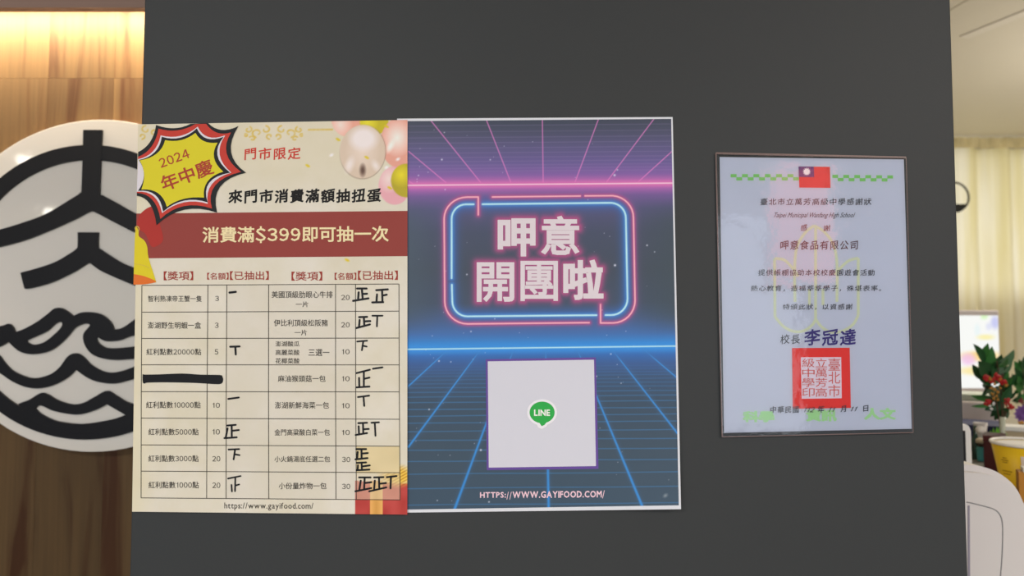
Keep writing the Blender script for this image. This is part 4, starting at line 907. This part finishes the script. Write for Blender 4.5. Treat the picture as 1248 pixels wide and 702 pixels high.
# white terminal edge beside partition
YT = 0.62; L0 = at_counter(1165, YT); k = 1 / F * (YT + D); tw = P(1183, 500, YT).x - L0.x; th = hpx(517, YT)
tm = empty('card_terminal', L0, 'slim upright white terminal peeking out behind the partition edge', 'terminal')
prof = [(-0.05, 0.012), (tw - 0.003, 0.012), (tw, 0.02), (tw, th - 0.012), (tw - 0.003, th - 0.004), (tw - 0.010, th), (-0.05, th)]
MB().prism(prof, [], 0.0, 0.03).build('terminal_body', M_wh, tm, bevel=0.002)
MB().box(-0.06, -0.02, 0, tw, 0.06, 0.012).build('terminal_base', M_wh, tm, bevel=0.002)
MB().box(-0.045, -0.001, th * 0.4, tw - 0.012, 0.004, th - 0.012).build('terminal_screen', M_kb, tm)

# rounded white machine
YX = 0.30; zs = 0.7501; Lm = Vector((P(1190, 600, YX).x, YX, zs))
M_mach = mat('white_moulded_plastic', (0.68, 0.64, 0.62), 0.35, 0.4); M_mach2 = mat('grey_groove', (0.30, 0.29, 0.29), 0.6)
mc = empty('white_machine', Lm, 'large white machine with rounded shoulder standing right of the partition', 'machine')
def mp2(pts, Y=YX): return [(P(x, y, Y).x - Lm.x, P(x, y, Y).z - Lm.z) for x, y in pts]
outl = smooth_path([(1090, 569), (1150, 567.5), (1181, 567.8), (1200, 570), (1218, 575.5), (1232, 584), (1243, 594.5), (1251, 608), (1257, 626), (1261, 655), (1263, 700)], 6, False)
body = mp2(outl); body = [(x, z) for x, z in body] + [(body[-1][0], 0.0), (body[0][0], 0.0)]
MB().prism(body, [], 0.012, 0.20).build('body', M_mach, mc, bevel=0.006, seg=3)
outi = smooth_path([(1090, 577), (1150, 576), (1182, 576), (1200, 578), (1217, 582.5), (1230, 590.5), (1240, 600.5), (1247, 612), (1252, 628), (1256, 655), (1258, 700)], 6, False)
ff = mp2(outi); ff = ff + [(ff[-1][0], 0.0), (ff[0][0], 0.0)]
MB().prism(ff, [], 0.0, 0.014).build('front_cover', M_mach, mc, bevel=0.004, seg=3)
sm_ = smooth_path([(1178, 612), (1184, 613), (1198, 616.5), (1210, 620), (1217, 625), (1221, 634), (1222, 650), (1221, 680), (1218, 720), (1214, 790)], 5, False)
MB().tube([(x, -0.0002, z) for x, z in mp2(sm_)], 0.0009, 6).build('panel_seam', M_mach2, mc)
pn = mp2([(1179.5, 616), (1181.4, 616), (1182.6, 800), (1179.5, 800)])
MB().prism(pn, [], -0.001, 0.004).build('side_shade_strip', mat('lilac_grey_shade', (0.30, 0.27, 0.33), 0.5), mc)  # shade down the machine's left side, painted as a lilac grey strip

for o_ in (pr, nb, mbx, bc): face(o_)
# ------------------------------------------------------------------ flowers and plants
M_leafd = mat('dark_green_leaf', (0.012, 0.070, 0.018), 0.4, noise=(30, 0.35)); M_leafm = mat('mid_green_leaf', (0.035, 0.16, 0.03), 0.45, noise=(30, 0.3)); M_leafb = mat('bright_green_leaf', (0.16, 0.42, 0.04), 0.5, noise=(40, 0.3))
M_leafp = mat('grey_green_leaf', (0.10, 0.20, 0.10), 0.35, noise=(30, 0.2))
M_stem = mat('brown_stem', (0.07, 0.035, 0.015), 0.6); M_redf = mat('red_petal', (0.36, 0.008, 0.008), 0.5, noise=(60, 0.3)); M_goldf = mat('gold_berry', (0.42, 0.20, 0.03), 0.35, metal=0.3)
M_whf = mat('white_petal', (0.75, 0.72, 0.70), 0.6); M_pur = mat('purple_petal', (0.19, 0.09, 0.30), 0.5, noise=(50, 0.3)); M_vase = mat('pale_green_vase', (0.50, 0.52, 0.40), 0.25)
def leaf(root, base, tip, wpx, Y0, Y1, m, bend=0.0, cup=0.15):
    """a pointed leaf between two places, bending sideways and cupped"""
    a = P(*base, Y0) - root.location; b = P(*tip, Y1) - root.location; w_ = wpx / F * (Y0 + D); ax = b - a
    side = ax.cross(Vector((0, 1, 0.15))).normalized(); nrm = side.cross(ax).normalized(); n = 7; V = []; Fc = []
    for i in range(n + 1):
        t = i / n; hw = w_ * 0.5 * (math.sin(math.pi * t ** 0.8)) ** 0.85 + 0.0002
        c = a + ax * t + side * (bend * w_ * math.sin(math.pi * t))
        for s in (-1, -0.5, 0, 0.5, 1): V.append(c + side * hw * s + nrm * (cup * hw * (abs(s) ** 1.5) * -2))
    for i in range(n):
        for j in range(4): Fc.append((i * 5 + j, i * 5 + j + 1, (i + 1) * 5 + j + 1, (i + 1) * 5 + j))
    return link_mesh('leaf', V, Fc, m, root, True)
def flower(root, px, py, Y, rpx, m, name='flower', n=6):
    c = P(px, py, Y) - root.location; r = rpx / F * (Y + D); b = MB()
    for i in range(n):
        a = 2 * math.pi * i / n + random.random(); q_ = random.uniform(0.4, 0.8); b.ball((c.x + q_ * r * math.cos(a), c.y - 0.3 * r * random.random(), c.z + q_ * r * math.sin(a)), r * random.uniform(0.28, 0.5), (random.uniform(0.6, 1.2), 0.5, random.uniform(0.6, 1.2)), 8, 5)
    b.ball((c.x, c.y - 0.3 * r, c.z), r * 0.5, (1, 0.7, 1), 8, 5)
    return b.build(name, m, root, True)
YV = 1.02; vx_ = P(1221.5, 520, YV).x
fa = empty('flower_arrangement', (vx_, YV, ZC), 'dark green leaf arrangement with red flowers and gold berries in a pale vase', 'flowers')
k = 1 / F * (YV + D); hv = hpx(508, YV)
MB().lathe((0, 0, 0), [(0.0005, 0), (4.5 * k, 0), (4.2 * k, 4 * k), (2.2 * k, 12 * k), (2.6 * k, hv * 0.7), (3.8 * k, hv), (3.0 * k, hv), (1.6 * k, hv * 0.7), (0.0005, hv * 0.6)], 28).build('vase', M_vase, fa, True)
st = MB()
for tx, ty in ((1215, 440), (1203, 470), (1228, 480), (1222, 455)):
    a = P(1221.5, 512, YV) - fa.location; b = P(tx, ty, YV) - fa.location; st.tube([a - Vector((0, 0, 0.05)), (a + b) / 2 + Vector((0.004, 0, 0)), b], 0.0016, 6)
st.build('stem', M_stem, fa)
LF = [((1200, 443), (1186, 419), 9, M_leafd, -0.2), ((1197, 438), (1204, 418), 11, M_leafm, 0.1), ((1203, 458), (1209, 422), 17, M_leafm, 0.1), ((1205, 462), (1221, 432), 18, M_leafd, 0), ((1208, 464), (1185, 444), 12, M_leafd, 0.3), ((1207, 455), (1192, 440), 18, M_leafd, 0.1),
      ((1212, 446), (1236, 426), 12, M_leafp, -0.35), ((1216, 462), (1234, 440), 6, M_leafp, -0.3), ((1212, 470), (1220, 434), 16, M_leafd, 0.1), ((1205, 470), (1191, 457), 6, M_leafm, 0), ((1206, 470), (1196, 482), 9, M_leafd, 0), ((1213, 487), (1183, 482), 8, M_leafm, 0.1), ((1211, 493), (1183, 495), 5, M_leafm, 0.15),
      ((1218, 488), (1200, 500), 14, M_leafd, 0), ((1222, 490), (1207, 508), 12, M_leafd, 0), ((1217, 480), (1202, 475), 13, M_leafd, 0.0), ((1222, 492), (1233, 470), 12, M_leafd, 0.1), ((1222, 480), (1229, 452), 9, M_leafm, 0.1), ((1221, 498), (1228, 510), 10, M_leafd, 0), ((1215, 470), (1213, 498), 16, M_leafd, 0), ((1224, 476), (1240, 455), 10, M_leafd, 0.2), ((1218, 505), (1231, 496), 9, M_leafd, 0.1),
      ((1209, 468), (1199, 450), 15, M_leafd, 0.1), ((1213, 466), (1228, 446), 14, M_leafd, 0.0), ((1210, 478), (1199, 466), 12, M_leafd, 0.1), ((1218, 474), (1234, 461), 12, M_leafm, 0.1), ((1224, 488), (1238, 478), 9, M_leafd, 0.1), ((1214, 500), (1203, 488), 12, M_leafd, 0), ((1220, 500), (1212, 512), 9, M_leafd, 0), ((1212, 452), (1203, 432), 14, M_leafd, 0), ((1216, 452), (1228, 436), 12, M_leafm, 0.1)]
for i, (b, t, wd, m, bd) in enumerate(LF): leaf(fa, b, t, wd, YV + 0.012 * (i % 4), YV - 0.025 + 0.014 * (i % 5), m, bd)
for i, (x, y, r) in enumerate([(1202, 460, 5), (1215, 459, 5.5), (1222, 465, 5), (1208, 464, 3.5), (1204, 491, 5), (1227, 489, 4.6), (1231, 495, 4.6)]): flower(fa, x, y, YV - 0.04, r, M_redf)
for x, y, r in ((1211, 492, 2.4), (1208, 498, 2.2), (1206.5, 495, 1.6)): flower(fa, x, y, YV - 0.045, r, M_whf, 'small_flower', 5)
for x, y in ((1212, 475), (1210, 480), (1214, 483), (1207, 462), (1219, 462), (1212, 468), (1216, 487), (1226, 470), (1211, 486), (1208, 473), (1219, 473), (1206, 461), (1216, 478)):
    flower(fa, x, y, YV - 0.042, 2.5, M_goldf, 'berry', 4)
# low bright green plant
YL = 1.07; L0 = at_counter(1217, YL); gp = empty('small_green_plant', L0, 'low bright green leafy plant behind the yellow bucket', 'plant'); k = 1 / F * (YL + D)
MB().lathe((0, 0, 0), [(0.0005, 0), (6 * k, 0), (8 * k, 18 * k), (7 * k, 18 * k), (0.0005, 15 * k)], 20).build('pot', mat('dark_clay_pot', (0.06, 0.03, 0.02), 0.6), gp, True)
for i in range(20):
    a = random.uniform(0, 6.28); x = 1216 + 11 * math.cos(a); leaf(gp, (1216 + 3 * math.cos(a), 548), (x, 519 + random.uniform(0, 16)), 6, YL, YL + 0.02 * math.sin(a), M_leafb if i % 3 else M_leafm, 0.1)
# right-hand plant and purple bloom
YH = 1.30; L0 = at_counter(1250, YH); rp = empty('leafy_plant', L0, 'taller green leafy plant at the right end of the counter', 'plant'); k = 1 / F * (YH + D)
MB().lathe((0, 0, 0), [(0.0005, 0), (9 * k, 0), (12 * k, 20 * k), (11 * k, 20 * k), (0.0005, 17 * k)], 24).build('pot', mat('brown_clay_pot', (0.10, 0.05, 0.03), 0.6), rp, True)
sb_ = MB(); 
for tx, ty in ((1246, 440), (1238, 455), (1254, 450)): sb_.tube([P(1250, 512, YH) - L0, P((tx + 1250) / 2, 480, YH) - L0, P(tx, ty, YH) - L0], 0.002, 6)
sb_.build('stem', M_stem, rp)
for i, (b, t, wd) in enumerate([((1246, 462), (1236, 448), 8), ((1244, 470), (1232, 462), 9), ((1244, 478), (1238, 492), 7), ((1247, 455), (1242, 438), 8), ((1248, 462), (1256, 444), 9), ((1246, 472), (1240, 458), 9), ((1250, 470), (1260, 458), 9), ((1246, 480), (1250, 492), 8), ((1249, 468), (1244, 452), 8), ((1242, 474), (1235, 480), 6), ((1250, 458), (1247, 470), 9), ((1252, 478), (1262, 484), 8), ((1243, 466), (1233, 456), 9), ((1245, 452), (1236, 440), 8), ((1244, 484), (1233, 489), 7), ((1247, 474), (1237, 470), 10), ((1249, 450), (1248, 434), 9)]):
    leaf(rp, b, t, wd, YH, YH - 0.03 + 0.01 * (i % 5), M_leafm if i % 2 else M_leafd, 0.1)
YQ2 = 1.16; L0 = at_counter(1246, YQ2); pf = empty('purple_flower', L0, 'purple bloom beside the cream tray', 'flowers')
for i in range(12):
    a = 2 * math.pi * i / 12; leaf(pf, (1246, 504), (1246 + 11 * math.cos(a), 504 + 11 * math.sin(a)), 7, YQ2, YQ2 - 0.015, M_pur)['label'] = 'purple petal'
pf_leafs = [c for c in pf.children]
for c in pf_leafs: c.name = 'petal'
MB().tube([P(1246, 504, YQ2) - L0, P(1247, 520, YQ2) - L0, Vector((0.002, 0, 0.0))], 0.002, 6).build('stem', M_stem, pf)
flower(rp, 1244, 489, YH - 0.05, 4, mat('dark_red_petal', (0.16, 0.008, 0.015), 0.5), 'dark_bloom')
flower(pf, 1244, 515, YQ2 - 0.03, 4, M_goldf, 'bud')
# cream tray
YY = 1.06; L0 = at_counter(1250, YY); tr_ = empty('cream_tray', L0, 'cream tray with thick white rim behind the yellow bucket', 'tray')
xa = P(1228.5, 525, YY).x - L0.x; h1 = hpx(521, YY)
MB().box(xa + 0.004, 0.0, 0.0, 0.12, 0.05, h1 - 0.012).build('tray_body', mat('tan_card', (0.42, 0.34, 0.22), 0.6), tr_, bevel=0.001)
MB().box(xa, -0.004, h1 - 0.012, 0.124, 0.054, h1).build('tray_rim', M_wh, tr_, bevel=0.002)

face(tr_)
# =================================================================== CEILING DOWNLIGHTS (mirrored as glints in the sign)
M_lamp = mat('lit_downlight', (0.8, 0.8, 0.8), 0.5, emit=((1.0, 0.94, 0.85), 40.0)); M_trimr = mat('white_lamp_trim', (0.7, 0.7, 0.7), 0.4)
dls = [(-3.42, -3.04, 'recessed downlight, nearer of two on the left of the shop ceiling'), (-4.73, -5.4, 'recessed downlight, farther of two on the left of the shop ceiling')]
for x, y, lb in dls:
    t = empty('ceiling_downlight', (x, y, 2.62), lb, 'lamp', 'downlights in the shop ceiling')
    MB().lathe((0, 0, 0), [(0.055, 0.012), (0.075, 0.0), (0.08, 0.0), (0.08, 0.02)], 28).build('lamp_trim', M_trimr, t, True)
    MB().lathe((0, 0, 0), [(0.0005, -0.045), (0.025, -0.040), (0.045, -0.022), (0.055, 0.010)], 28).build('lamp_lens', M_lamp, t, True)

sg = empty('glare_lightbox', (1.50, -3.0, 1.66), 'added unseen pink lightbox giving the laminated certificate its glare', 'sign')  # unseen lit panel added to put the pink glare on the laminate
MB().box(-0.19, 0.0, 0.0, 0.19, -0.05, 0.66).build('lightbox_case', mat('white_lightbox_case', (0.6, 0.6, 0.6), 0.5), sg, bevel=0.004)
MB().box(-0.16, 0.0005, 0.03, 0.16, 0.004, 0.63).build('lit_face', mat('pink_lit_acrylic', (0.5, 0.1, 0.1), 0.5, emit=((1.0, 0.36, 0.36), 2.6)), sg)
MB().tube([(-0.15, -0.025, 0.66), (-0.15, -0.025, 0.94)], 0.002, 6).build('hanging_cord', M_kb, sg)
MB().tube([(0.15, -0.025, 0.66), (0.15, -0.025, 0.94)], 0.002, 6).build('hanging_cord', M_kb, sg)
